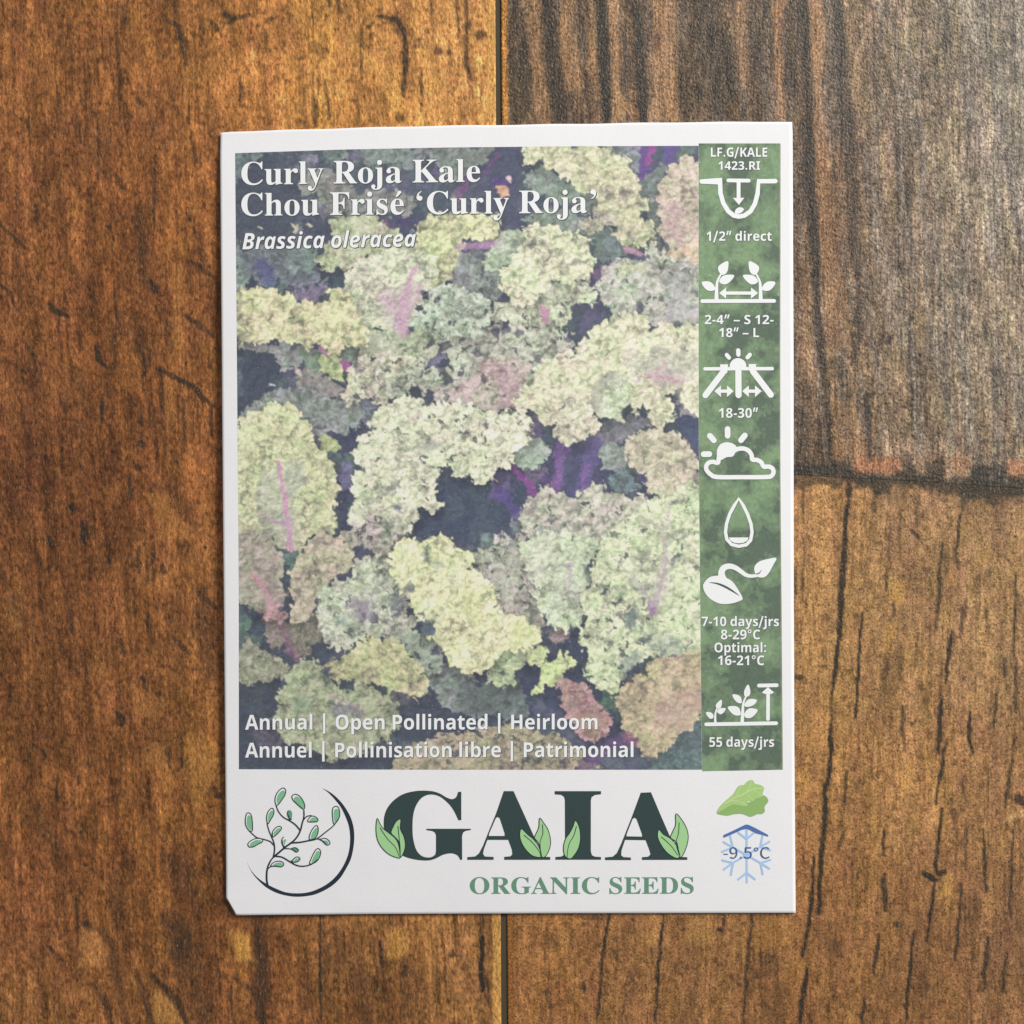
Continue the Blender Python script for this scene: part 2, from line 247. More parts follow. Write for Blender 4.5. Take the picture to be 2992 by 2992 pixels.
# light printed patches: plank, colour, polygon
LT = []
def zl(o, s, pl, items):
    for c, a, pts in items: LT.append((pl, c, a, [(o[0] + p[0] / s, o[1] + p[1] / s) for p in pts]))
zl((0,2092),2.1467,'L',[((176,126,76),.8,[(510,1340),(620,1350),(700,1500),(690,1560),(580,1550),(460,1600),(510,1500)]),((182,136,78),.9,[(960,1700),(1090,1780),(1150,1932),(950,1932)]),
 ((178,130,70),.8,[(1430,1330),(1570,1350),(1590,1500),(1530,1560),(1450,1450)]),((172,122,72),.7,[(470,1650),(570,1720),(590,1800),(450,1760)]),((166,118,68),.6,[(800,1580),(860,1640),(880,1760),(820,1700)]),
 ((168,120,70),.6,[(900,180),(1040,180),(1060,330),(900,330)]),((172,126,66),.6,[(1180,120),(1340,140),(1370,330),(1220,620),(1160,400)]),((160,112,62),.5,[(860,640),(930,640),(950,1000),(900,1000)])])
zl((0,1400),2.76,'L',[((176,122,68),.7,[(1200,120),(1370,110),(1420,280),(1500,340),(1600,420),(1610,500),(1500,480),(1350,520),(1280,480),(1250,300)]),((166,114,62),.6,[(1250,760),(1350,780),(1380,900),(1280,900)]),
 ((164,114,66),.6,[(1040,1640),(1150,1700),(1330,1800),(1320,1932),(1060,1932)]),((156,106,60),.5,[(700,1450),(860,1480),(900,1650),(720,1620)]),((150,112,72),.5,[(40,880),(130,900),(180,1200),(70,1250)]),((154,104,60),.5,[(830,40),(1000,40),(960,200),(850,180)])])
zl((0,700),2.76,'L',[((170,118,60),.6,[(1380,180),(1490,200),(1480,520),(1400,600)]),((174,122,64),.7,[(1370,640),(1470,620),(1480,900),(1390,880)]),((168,118,66),.6,[(1310,1120),(1430,1180),(1400,1500),(1330,1450)]),((156,104,58),.5,[(940,800),(1040,830),(1150,1000),(1100,1250),(930,1180)])])
zl((0,0),2.576,'L',[((172,122,64),.6,[(1350,450),(1650,430),(1680,520),(1560,640),(1360,640)]),((168,116,62),.5,[(930,480),(1010,480),(1180,640),(1000,620)]),((170,120,62),.5,[(950,30),(1050,30),(1040,280),(940,260)]),((176,122,64),.5,[(1880,560),(1932,560),(1932,820),(1890,800)])])
zl((750,0),2.576,'L',[((196,146,78),.6,[(240,30),(380,20),(360,160),(280,180)]),((200,150,86),.6,[(640,200),(780,240),(780,460),(660,400)]),((208,158,92),.6,[(800,380),(960,420),(1060,560),(1080,760),(960,720),(900,560),(820,520)]),
 ((204,152,92),.5,[(1260,420),(1440,520),(1420,900),(1260,880)]),((202,150,88),.5,[(870,180),(1020,260),(1020,480),(880,400)]),((200,146,88),.5,[(1400,0),(1480,0),(1500,320),(1420,330)])])
zl((700,2620),2.415,'L',[((186,140,74),.9,[(1035,210),(1150,215),(1195,330),(1200,430),(1040,440)]),((188,142,74),.9,[(-40,255),(80,265),(100,460),(-20,450)]),((168,122,70),.5,[(820,130),(1000,130),(900,200)]),((170,122,72),.6,[(1220,150),(1400,140),(1390,620),(1300,600),(1290,330)]),((160,112,62),.6,[(430,260),(460,260),(450,460),(400,420)])])
zl((1400,0),2.415,'T',[((176,132,90),.7,[(370,0),(440,0),(450,300),(490,600),(490,880),(400,880),(350,420)]),((176,134,92),.75,[(590,0),(680,0),(690,300),(720,640),(600,640),(555,250)]),((178,136,92),.7,[(765,0),(835,0),(830,300),(860,700),(800,700),(780,320)]),
 ((200,152,104),.8,[(905,0),(985,0),(1010,400),(1000,620),(1090,800),(930,860),(915,300)]),((194,148,108),.75,[(1200,0),(1395,0),(1400,420),(1420,860),(1190,860),(1190,460),(1300,260)]),((182,138,98),.7,[(1810,0),(1880,0),(1900,400),(1890,640),(1830,500),(1810,200)])])
zl((2192,0),2.415,'T',[((190,140,96),.75,[(150,0),(235,0),(240,500),(240,860),(190,860),(165,450)]),((186,140,98),.75,[(410,0),(500,0),(540,200),(520,560),(500,860),(440,860),(420,450)]),((178,130,90),.65,[(440,860),(520,860),(560,1200),(620,1600),(640,1932),(490,1932),(450,1300)]),
 ((158,128,98),.55,[(660,100),(750,100),(780,700),(760,1200),(710,1200),(670,700)]),((176,150,116),.6,[(860,430),(920,430),(940,600),(880,600)]),((180,156,122),.6,[(1130,700),(1250,720),(1240,800),(1140,780)]),((178,154,120),.5,[(790,700),(880,700),(880,800),(800,800)])])
zl((2292,800),2.76,'T',[((158,120,86),.65,[(300,0),(500,0),(500,600),(350,640),(300,300)]),((156,122,88),.6,[(390,1020),(560,1020),(640,1200),(650,1460),(420,1490),(380,1200)]),((176,116,82),.8,[(560,1495),(930,1495),(930,1610),(560,1590)]),((150,122,92),.6,[(90,840),(230,810),(280,960),(200,950)]),
 ((184,128,92),.8,[(1800,1530),(1932,1500),(1932,1580),(1820,1680)]),((168,120,84),.7,[(1290,1520),(1420,1440),(1500,1540),(1400,1600)])])
zl((2292,1500),2.76,'B',[((190,146,74),.8,[(860,560),(980,540),(960,720),(860,720)]),((184,140,76),.6,[(780,900),(920,860),(880,1120),(790,1150)]),((184,138,76),.6,[(1310,460),(1380,440),(1370,600),(1300,600)]),((178,136,78),.6,[(1560,300),(1700,280),(1680,400),(1560,430)]),
 ((180,140,80),.5,[(600,1500),(680,1520),(650,1640),(590,1640)]),((178,138,84),.5,[(1480,1450),(1600,1440),(1560,1620),(1480,1600)]),((176,132,80),.5,[(100,1700),(360,1650),(360,1932),(100,1932)])])
zl((2192,2192),2.415,'B',[((192,146,82),.8,[(1340,900),(1430,860),(1440,1020),(1340,1040)]),((212,172,124),.95,[(1795,490),(1850,455),(1960,420),(1960,440),(1880,480),(1810,510)]),((178,134,80),.5,[(1050,60),(1160,60),(1140,280),(1060,260)]),((168,122,66),.5,[(0,1200),(320,1180),(360,1350),(100,1400),(0,1380)])])
zl((1400,2620),2.415,'B',[((184,140,84),.6,[(1480,140),(1640,140),(1600,340),(1460,330)]),((176,132,76),.7,[(570,230),(640,230),(630,410),(590,400)]),((182,132,70),.7,[(640,140),(720,150),(720,195),(640,190)]),((178,134,80),.5,[(960,600),(1010,620),(1000,820),(970,800)]),((176,130,80),.5,[(1160,220),(1280,260),(1240,400),(1180,330)])])

for q_ in 'TB':
    zl((2291,1169),1.558,q_,[((150,112,80),.7,[(240,180),(380,190),(400,250),(530,262),(535,335),(320,330),(230,270)]),((168,112,82),.75,[(320,272),(400,262),(530,265),(530,325),(460,345),(330,325)]),((164,122,90),.6,[(600,260),(860,240),(860,340),(700,380),(600,350)]),((168,114,86),.75,[(1005,290),(1130,270),(1130,340),(1060,380),(1010,350)]),
      ((46,46,42),.85,[(0,285),(150,295),(300,280),(312,345),(150,330),(0,350)]),((48,50,46),.85,[(280,320),(330,335),(460,345),(560,330),(600,350),(580,385),(400,392),(300,380)]),((54,52,48),.7,[(535,265),(595,265),(595,350),(545,345)]),
      ((46,46,42),.85,[(650,325),(700,275),(745,250),(738,300),(715,360),(665,360)]),((48,46,42),.85,[(845,305),(1010,295),(1010,345),(960,360),(860,350)]),((54,52,47),.8,[(810,375),(900,350),(1130,365),(1130,440),(1000,430),(840,450)]),((62,58,50),.6,[(810,430),(850,430),(830,500),(812,490)]),((60,54,47),.7,[(580,345),(700,360),(830,385),(840,430),(700,400),(580,380)]),((84,70,56),.4,[(400,385),(560,380),(560,470),(430,450)])])
TOP = bpy.data.objects.new('wooden_table_top', None); COL.objects.link(TOP)
TOP['kind'] = 'structure'
def plank(pl, uL, uR, v0, v1, us, vs, vtop=None, vbot=None):
    """us in 0..1 style grid following slightly skewed edges"""
    V, U = np.meshgrid(vs, us, indexing='ij')
    if vtop is not None or vbot is not None:
        t = (V - v0) / (v1 - v0); a = vtop(U) if vtop is not None else v0; b = vbot(U) if vbot is not None else v1
        V = a + t * (b - a)
    s = (U - us[0]) / (us[-1] - us[0]); a = uL(V) if uL is not None else us[0]; b = uR(V) if uR is not None else us[-1]
    U = a + s * (b - a)
    # tone field: inverse-distance blend of the measured tones
    tp = TONES[pl]; num = np.zeros(U.shape + (3,)); den = np.zeros(U.shape)
    wu = 60 * (fbm(U / 130, V / 260, 5) - .5); wv = 90 * (fbm(U / 130, V / 260, 9) - .5)
    for (pu, pv, r, g, b_) in tp:
        w = 1.0 / (((U + wu - pu) / 1.0) ** 2 + ((V + wv - pv) / 1.5) ** 2 + 90.0 ** 2) ** 1.6
        den += w; num += w[..., None] * lin((r, g, b_))
    base = num / den[..., None]
    sl = {'L': 0.075, 'T': 0.055, 'B': -0.07}[pl]
    G = U - sl * V + 26 * (fbm(U / 200, V / 420, 21) - .5)
    st = (fbm(G / 13, V / 170, 31, 3) - .5) * 1.0 + (fbm(G / 42, V / 230, 41, 3) - .5) * 1.3
    mo = (fbm(U / 34, V / 55, 51, 3) - .5)
    # thin vertical pore lines gathered in zones
    ln = sstep(.62, .80, vn(G / 5.2, V / 110, 61)) * sstep(.42, .68, fbm(G / 60, V / 240, 66, 2))
    amp = {'L': .85, 'T': .75, 'B': .55}[pl]
    gr = fbm(U / 9.5, V / 15, 55, 2) - .5; sp = sstep(.66, .86, vn(U / 7.5, V / 9.5, 56))
    base = base * np.exp(amp * (st * {'L': .95, 'T': .9, 'B': .7}[pl] + mo * .95) + {'L': .9, 'T': 1.3, 'B': .9}[pl] * gr - .55 * sp - {'L': .5, 'T': .6, 'B': .35}[pl] * ln + .08)[..., None]
    # warm yellow / reddish-purple drift
    hue = (fbm(G / 38, V / 120, 71, 3) - .5)[..., None]; hue2 = (fbm(U / 30, V / 60, 81, 3) - .5)[..., None]
    base = base * (1 + hue * np.array([0.05, 0.12, -0.25]) + hue2 * np.array([0.06, -0.07, 0.05]))
    if pl == 'T':
        g = base.mean(-1, keepdims=True); k = sstep(.40, .62, fbm(G / 30, V / 300, 91, 3))[..., None] * .5
        base = base * (1 - k) + (g * np.array([1.08, 1.0, .90])) * k * .80
    def box(P, m):
        P = np.array(P); 
        j0 = np.searchsorted(V[:, 0], P[:, 1].min() - m - 80); j1 = np.searchsorted(V[:, 0], P[:, 1].max() + m + 80)
        i0 = np.searchsorted(U[0], P[:, 0].min() - m - 30); i1 = np.searchsorted(U[0], P[:, 0].max() + m + 30)
        return slice(max(j0, 0), max(j1, 0)), slice(max(i0, 0), max(i1, 0))
    for p, c, a, P in LT:
        if p != pl: continue
        b0 = box(P, 30)
        if U[b0].size == 0: continue
        mv = sum(q[1] for q in P) / len(P); dkp = sum(c) < 250 or (pl != 'L' and 1325 < mv < 1480); sd = poly_sd(U[b0], V[b0], P) + (26 * (fbm(G[b0] / 9, V[b0] / 60, 15, 3) - .5) if not dkp else 34 * (fbm(U[b0] / 11, V[b0] / 9, 15, 3) - .5) + 4)
        al = (sstep(-8, 10, sd) * a * ((.62 if pl != 'T' else .5) if sum(c) > 250 else .92))[..., None]
        tex = (0.82 + .36 * fbm(G[b0] / 10, V[b0] / 50, 16, 3))[..., None]
        base[b0] = base[b0] * (1 - al) + lin(c) * tex * al
    for p, w, dk, P in CR:
        if p != pl: continue
        b0 = box(P, w * 1.5 + 8)
        if U[b0].size == 0: continue
        X, Y = U[b0], V[b0]; nn = .5 * fbm(X / 9, Y / 26, 77, 3) + .5 * vn(X / 6.5, Y / 8, 79); X2 = X + 9 * (fbm(X / 30, Y / 30, 78, 2) - .5)
        best = np.zeros(X.shape); n = len(P) - 1
        for i in range(n):
            d, t = seg_dist(X2, Y, P[i], P[i + 1]); q = (i + t) / n
            ww = w * .5 * (0.75 + .6 * nn)
            if n > 1 or math.dist(P[i], P[i + 1]) > 25: ww = ww * (0.55 + .45 * np.sin(np.clip(q, 0.04, .96) * math.pi) ** .6)
            soft = 3.2 if w < 20 else w * .4
            best = np.maximum(best, sstep(ww + soft, ww - soft * .6, d))
        dcol = lin((40, 38, 34)) if w < 22 else (lin((60, 46, 36)) if pl != 'T' else lin((52, 48, 43)))
        al = (best * min(1, dk * (1.12 if pl != 'T' or w < 22 else 1.45)) * (.74 + .5 * nn)).clip(0, .97)[..., None]
        base[b0] = base[b0] * (1 - al) + dcol * (.8 + .4 * nn[..., None]) * al
    if pl in 'TB':     # charred, uneven board ends
        e = (seamH(U) - V) if pl == 'T' else (V - seamH(U)); nz_ = fbm(U / 46, V / 30, 95, 3); far = {'T': 50, 'B': 44 + 20 * sstep(2650, 2900, U)}[pl]
        al = (sstep(far, far * .25, e + 110 * (nz_ - .46) + 14 * (vn(U / 7, V / 9, 96) - .5)) * .80 * (.75 + .4 * vn(U / 6, V / 7, 97)))[..., None]
        base = base * (1 - al) + lin((50, 47, 41)) * al
    if pl == 'L':      # pale stripe along the seam
        e = seamL(V) - U; al = (sstep(27, 20, e + 7 * (vn(U / 4, V / 9, 3) - .5)) * .85)[..., None]
        base = base * (1 - al) + lin((192, 148, 84)) * al * (.85 + .3 * vn(U / 6, V / 40, 4))[..., None]
    else:
        e = U - seamR(V); al = (sstep(20, 15, e + 4 * (vn(U / 4, V / 9, 3) - .5)) * .9)[..., None]
        c = lin((176, 122, 58)) if pl == 'T' else lin((132, 86, 42))
        base = base * (1 - al) + c * al * (.8 + .4 * vn(U / 6, V / 40, 4))[..., None]
    base = base * np.array({'L': [1.26, 1.19, 1.05], 'T': [1.34, 1.31, 1.23], 'B': [1.33, 1.31, 1.20]}[pl])
    base = np.clip(base, 0.006, 0.75)
    X = (U - CX) * S; Y = (CY - V) * S
    # rounded arris down into the grooves
    X = np.pad(X, 1, mode='edge'); Y = np.pad(Y, 1, mode='edge'); Z = np.pad(np.full(V.shape, 0.00003 if pl == 'T' else 0.0), 1, constant_values=-0.00022 if pl != 'T' else -0.00001)
    base = np.pad(base, ((1, 1), (1, 1), (0, 0)), mode='edge')
    return grid('plank', X, Y, Z, M_WOOD[pl], base, TOP, smooth=False)
usL = np.unique(np.concatenate([np.arange(LO, -10, 24.), np.arange(-10, 1447, 4.6), [1447.]]))
usR = np.unique(np.concatenate([np.arange(1464, 3002, 4.6), np.arange(3002, HI, 24.), [HI]]))
vsA = np.unique(np.concatenate([np.arange(LO, -10, 24.), np.arange(-10, 3002, 4.6), np.arange(3002, HI, 24.), [HI]]))
vsT = np.unique(np.concatenate([np.arange(LO, -10, 24.), np.arange(-10, 1440, 4.6), [1440.]]))
vsB = np.unique(np.concatenate([np.arange(1420, 3002, 4.6), np.arange(3002, HI, 24.), [HI]]))
pA = plank('L', None, seamL, LO, HI, usL, vsA)
pT = plank('T', seamR, None, LO, 1440., usR, vsT, vbot=lambda U: seamH(U))
pB = plank('B', seamR, None, 1420., HI, usR, vsB, vtop=lambda U: seamH(U) - 7)
for p_, l_ in ((pA, 'warm brown plank left of the dark seam'), (pT, 'grey brown plank with dark stripes, upper right'), (pB, 'tan brown plank with black cracks, lower right')): p_['label'] = l_
# groove floor
e = 3900; zf = -0.00015
V4 = [((LO - CX) * S, (CY - LO) * S, zf), ((LO - CX) * S, (CY - HI) * S, zf), ((HI - CX) * S, (CY - HI) * S, zf), ((HI - CX) * S, (CY - LO) * S, zf)]
me = bpy.data.meshes.new('groove_floor'); me.from_pydata(V4 + [(a, b, -0.006) for a, b, c in V4], [], [(0, 1, 2, 3), (7, 6, 5, 4), (0, 4, 5, 1), (1, 5, 6, 2), (2, 6, 7, 3), (3, 7, 4, 0)])
link('groove_floor', me, M_GAP, TOP)
# ------------------------------------------------------------------ the seed packet
PK = bpy.data.objects.new('seed_packet', None); COL.objects.link(PK)
PK['label'] = 'white paper seed packet with a curly kale photo and green icon strip'; PK['category'] = 'seed packet'
def hgt(u, v):                                           # upper face of the filled packet, metres
    s = np.clip((u - 650) / 1670, 0, 1); t = np.clip((v - 360) / 2310, 0, 1)
    edge = 0.30 + 1.10 * (1 - s) ** 2 * np.sin(np.pi * np.clip(t, 0.02, .96)) ** .5
    bulge = 0.75 * np.sin(np.pi * s) ** .8 * np.sin(np.pi * t) ** .7
    und = 0.05 * np.sin(u / 260.0 + 1.1 * np.sin(v / 330.0)) * np.sin(np.pi * s)
    return (edge + bulge + und) * 1e-3
def P3(u, v, dz=0.0):
    z = hgt(u, v) + dz; k = (D - z) / D
    return (u - CX) * S * k, (CY - v) * S * k, z
def interp(tab, x):
    tab = np.asarray(tab, float); return np.interp(x, tab[:, 0], tab[:, 1])
# outline curves (photo px)
def o_top(s):   return interp([(0, 388), (.02, 384.5), (.08, 382), (.25, 373), (.39, 367.5), (.55, 364), (.8, 357.5), (.97, 355.5), (1, 357)], s) + .8 * np.sin(s * 41)
def o_bot(s):   return interp([(0, 2624), (.001, 2624), (.018, 2674), (.06, 2673), (.26, 2670), (.6, 2668), (1, 2667)], s)
def o_left(t):  return interp([(0, 645), (.03, 643.5), (.28, 648), (.5, 652), (.8, 658), (.97, 661), (1, 661)], t)
def o_right(t): return interp([(0, 2314), (.01, 2315.5), (.3, 2318.5), (.6, 2319), (.8, 2321), (1, 2324.7)], t)
sN = np.unique(np.concatenate([np.linspace(0, 1, 61), [.004, .009, .018, .994]])); tN = np.unique(np.concatenate([np.linspace(0, 1, 81), [.003, .997]]))
Tn, Sn = np.meshgrid(tN, sN, indexing='ij')
botU = lambda s: interp([(0, 661), (.018, 691), (1, 2324.7)], s)
topU = lambda s: 645 + s * 1669.0
lu = o_left(Tn); ru = o_right(Tn); tv = o_top(Sn); bv = o_bot(Sn)
lv = 388 + Tn * (2624 - 388); rv = 357 + Tn * (2667 - 357)
U = (1 - Sn) * lu + Sn * ru + (1 - Tn) * topU(Sn) + Tn * botU(Sn) - ((1 - Sn) * (1 - Tn) * 645 + Sn * (1 - Tn) * 2314 + (1 - Sn) * Tn * 661 + Sn * Tn * 2324.7)
Vv = (1 - Sn) * lv + Sn * rv + (1 - Tn) * tv + Tn * bv - ((1 - Sn) * (1 - Tn) * 388 + Sn * (1 - Tn) * 357 + (1 - Sn) * Tn * 2624 + Sn * Tn * 2667)
X, Y, Z = P3(U, Vv)
# rolled edge, side wall and back of the envelope
def ringpad(A): return np.pad(A, 1, mode='edge')
X1, Y1 = ringpad(X), ringpad(Y); Z1 = np.pad(Z - 0, 1, mode='edge'); m1 = np.zeros(Z1.shape, bool); m1[0, :] = m1[-1, :] = m1[:, 0] = m1[:, -1] = True
Z1 = np.where(m1, Z1 - 0.00012, Z1); cxm, cym = 0.0, 0.0
X1 = np.where(m1, X1 * 1.0008, X1); Y1 = np.where(m1, Y1 * 1.0008, Y1)
X2, Y2 = np.pad(X1, 1, mode='edge'), np.pad(Y1, 1, mode='edge'); Z2 = np.pad(Z1, 1, mode='edge')
m2 = np.zeros(Z2.shape, bool); m2[0, :] = m2[-1, :] = m2[:, 0] = m2[:, -1] = True
left = np.zeros(Z2.shape); left[:, 0] = 1
X2 = np.where(m2, X2 * .992, X2); Y2 = np.where(m2, Y2 * .998, Y2); Z2 = np.where(m2, 0.00006, Z2)
M_PAPER = mat('envelope_paper', (238, 237, 237), 0.5, 0.35)
nt = M_PAPER.node_tree; L = nt.links.new; bs = nt.nodes['Principled BSDF']
tc = N(M_PAPER, 'ShaderNodeTexCoord'); nn = N(M_PAPER, 'ShaderNodeTexNoise'); nn.inputs['Scale'].default_value = 2600; nn.inputs['Detail'].default_value = 4
L(tc.outputs['Object'], nn.inputs['Vector'])
bp = N(M_PAPER, 'ShaderNodeBump'); bp.inputs['Strength'].default_value = 0.12; bp.inputs['Distance'].default_value = 0.0001; L(nn.outputs['Fac'], bp.inputs['Height'])
n2 = N(M_PAPER, 'ShaderNodeTexNoise'); n2.inputs['Scale'].default_value = 55; n2.inputs['Detail'].default_value = 3; L(tc.outputs['Object'], n2.inputs['Vector'])
bp2 = N(M_PAPER, 'ShaderNodeBump'); bp2.inputs['Strength'].default_value = 0.22; bp2.inputs['Distance'].default_value = 0.001; L(n2.outputs['Fac'], bp2.inputs['Height'])
L(bp.outputs['Normal'], bp2.inputs['Normal']); L(bp2.outputs['Normal'], bs.inputs['Normal'])
mr = N(M_PAPER, 'ShaderNodeMapRange'); mr.inputs['To Min'].default_value = .97; mr.inputs['To Max'].default_value = 1.03; L(nn.outputs['Fac'], mr.inputs['Value'])
vm = N(M_PAPER, 'ShaderNodeVectorMath', operation='SCALE'); vm.inputs[0].default_value = tuple(lin((238, 237, 237))); L(mr.outputs['Result'], vm.inputs['Scale']); L(vm.outputs['Vector'], bs.inputs['Base Color'])
env = grid('envelope', X2, Y2, Z2, M_PAPER, None, PK)
# back panel closing the envelope
ring = [tuple(p) for p in np.concatenate([np.stack([X2[0], Y2[0], Z2[0]], -1), np.stack([X2[:, -1], Y2[:, -1], Z2[:, -1]], -1), np.stack([X2[-1, ::-1], Y2[-1, ::-1], Z2[-1, ::-1]], -1), np.stack([X2[::-1, 0], Y2[::-1, 0], Z2[::-1, 0]], -1)])]
me = bpy.data.meshes.new('back_panel'); me.from_pydata([(x, y, 0.00005) for x, y, z in ring], [], [tuple(range(len(ring) - 1, -1, -1))]); link('back_panel', me, M_PAPER, PK)

# ---- printed kale photo, painted leaf by leaf into mesh tint
ph_L = lambda v: interp([(447, 687), (1000, 692), (1720, 698), (2250, 698)], v)
ph_R = lambda v: interp([(419, 2041), (1040, 2041), (1400, 2042), (1800, 2046), (2250, 2051)], v)
ph_T = lambda u: interp([(687, 447.5), (1000, 437), (1300, 431), (1700, 427), (2041, 426)], u)
ph_B = lambda u: interp([(698, 2247.5), (1300, 2249), (2051, 2249)], u)
PW, PH = 1356.0, 1812.0; STEP = 2.25
nx, ny = int(PW / STEP) + 1, int(PH / STEP) + 1
gx = np.linspace(0, PW, nx); gy = np.linspace(0, PH, ny); GY, GX = np.meshgrid(gy, gx, indexing='ij')
def to_c(P):                                             # photo px -> print px
    out = []
    for u, v in P:
        a, b = float(ph_L(v)), float(ph_R(v)); c, d = float(ph_T(u)), float(ph_B(u))
        out.append(((u - a) / (b - a) * PW, (v - c) / (d - c) * PH))
    return out
TO = {'A': (680, 400), 'B': (1350, 400), 'C': (680, 1000), 'D': (1350, 1000), 'E': (680, 1560), 'F': (1350, 1560)}
def tl(t, pts): return to_c([(TO[t][0] + x / 2.6833, TO[t][1] + y / 2.6833) for x, y in pts])
WX = GX + 14 * (fbm(GX / 40, GY / 40, 101) - .5); WY = GY + 14 * (fbm(GX / 40, GY / 40, 105) - .5)
f1, f2, _ = worley(WX / 33, WY / 33, 7); g1, g2, _ = worley(WX / 14.5, WY / 14.5, 8); k1, k2, _ = worley(GX / 7.5, GY / 7.5, 9)
dome = 1 - f1 * .95; dome2 = 1 - g1 * .95; dome3 = 1 - k1
fine = vn(GX / 4.2, GY / 4.2, 110)
Hh = .85 * dome + .75 * dome2 + .35 * dome3 + .5 * fbm(GX / 24, GY / 24, 115)
rel = np.zeros_like(Hh); rel[1:, 1:] = (Hh[1:, 1:] - Hh[:-1, :-1]); rel[1:, :] += Hh[1:, :] - Hh[:-1, :]
crev = (1 - sstep(0.0, .16, f2 - f1)) * .6 + (1 - sstep(0.0, .14, g2 - g1)) * .35
broad = fbm(GX / 70, GY / 70, 120, 3)
hueA = fbm(GX / 48, GY / 48, 130, 3); hueB = fbm(GX / 26, GY / 26, 140, 3); holesN = fbm(GX / 17, GY / 17, 150, 3)
def nz(a): return np.clip((a - a.mean()) / a.std(), -2.4, 2.4)
TU = nz(.35 * nz(dome) + .75 * nz(dome2) + .40 * nz(dome3) + .35 * nz(fbm(GX / 11, GY / 11, 118, 2))); RE = nz(-rel); FI = nz(fine); BR = nz(nz(broad) * .8 + nz(fbm(GX / 32, GY / 32, 125, 3)) * .9)
# dark ground of the photo
bg1, bg2 = lin((80, 94, 105)), lin((96, 99, 122)); kk = sstep(.40, .68, fbm(GX / 90, GY / 90, 160, 3))[..., None]
IMG = bg1 * (1 - kk) + bg2 * kk
dimt = sstep(.50, .74, fbm(GX / 28, GY / 28, 165, 3))[..., None] * .5 * (.5 + .8 * dome2[..., None])
IMG = IMG * (1 - dimt) + lin((116, 128, 128)) * dimt
IMG = IMG * (0.90 + .2 * fine[..., None])
def bx(P, m):
    P = np.array(P); return (slice(max(0, int((P[:, 1].min() - m) / gy[1])), max(0, int((P[:, 1].max() + m) / gy[1]) + 2)),
                             slice(max(0, int((P[:, 0].min() - m) / gx[1])), max(0, int((P[:, 0].max() + m) / gx[1]) + 2)))
def leaf(t, pts, col, fr=1.0, dark=.5, con=1.0, rim=.35, pink=.25, hole=.0, shadow=.45, smooth=0.0, top=0.0):
    P = catmull(tl(t, pts), True, 2); b = bx(P, 30)
    if IMG[b].size == 0: return
    x, y = GX[b], GY[b]
    sd0 = poly_sd(x, y, P)
    ed = fr * (24 * (dome[b] - .55) + 14 * (dome2[b] - .5) + 5 * (dome3[b] - .5) + 10 * (hueB[b] - .5))
    sd = sd0 + ed
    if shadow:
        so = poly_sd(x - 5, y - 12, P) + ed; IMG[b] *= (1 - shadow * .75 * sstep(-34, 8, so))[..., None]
    al = sstep(-2.6, 2.2, sd)
    hole *= .45
    if hole: al = al * (1 - sstep(.70 - .07 * hole, .76 - .07 * hole, holesN[b] + .07 * crev[b]) * .85)
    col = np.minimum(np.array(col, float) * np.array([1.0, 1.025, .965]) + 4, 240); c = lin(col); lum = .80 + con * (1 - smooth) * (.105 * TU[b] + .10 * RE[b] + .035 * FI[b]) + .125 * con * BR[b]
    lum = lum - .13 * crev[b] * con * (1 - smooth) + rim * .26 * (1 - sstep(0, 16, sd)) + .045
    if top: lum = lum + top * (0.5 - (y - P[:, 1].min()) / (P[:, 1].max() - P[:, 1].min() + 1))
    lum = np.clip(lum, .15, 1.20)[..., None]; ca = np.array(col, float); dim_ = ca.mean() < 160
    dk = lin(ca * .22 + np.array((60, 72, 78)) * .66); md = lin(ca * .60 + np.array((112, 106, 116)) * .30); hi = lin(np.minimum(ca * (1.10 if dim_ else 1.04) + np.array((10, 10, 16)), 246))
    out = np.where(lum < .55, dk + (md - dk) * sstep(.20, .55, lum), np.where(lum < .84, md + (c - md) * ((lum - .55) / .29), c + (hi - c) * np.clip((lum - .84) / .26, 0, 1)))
    a = (hueA[b] - .5)[..., None]; a2 = (hueB[b] - .5)[..., None]
    out = out * (1 + a * np.array([-.20, .06, -.26]) + a2 * np.array([.24, -.14, .20]) * (pink + .2) + TU[b][..., None] * np.array([.030, -.012, .026]))
    out = out * (1 - .30 * sstep(.70, .80, vn(GX[b] / 9, GY[b] / 8, 181)) * (con > .6))[..., None]
    al = al[..., None]; IMG[b] = IMG[b] * (1 - al) + np.clip(out, 0.01, .9) * al
RIBS = []
def rib(t, pts, w0, w1, col, a=.8, soft=3.2, wob=1.5):
    RIBS.append((t, pts, w0, w1, col, a, soft, wob))
    P = catmull(tl(t, pts), False, 4); b = bx(P, max(w0, w1) + 10)
    if IMG[b].size == 0: return
    x = GX[b] + wob * (vn(GX[b] / 12, GY[b] / 12, 170) - .5); y = GY[b] + wob * (vn(GX[b] / 12, GY[b] / 12, 171) - .5); m = np.zeros(x.shape); n = len(P) - 1
    for i in range(n):
        d, q = seg_dist(x, y, P[i], P[i + 1]); w = (w0 + (w1 - w0) * (i + q) / n) * .5 / 2.6833 * 1.0
        m = np.maximum(m, sstep(w + soft, w - soft, d))
    m = (m * a * (.75 + .35 * dome2[b]))[..., None]; sh = .82 + .3 * fine[b][..., None]
    IMG[b] = IMG[b] * (1 - m) + lin(col) * sh * m
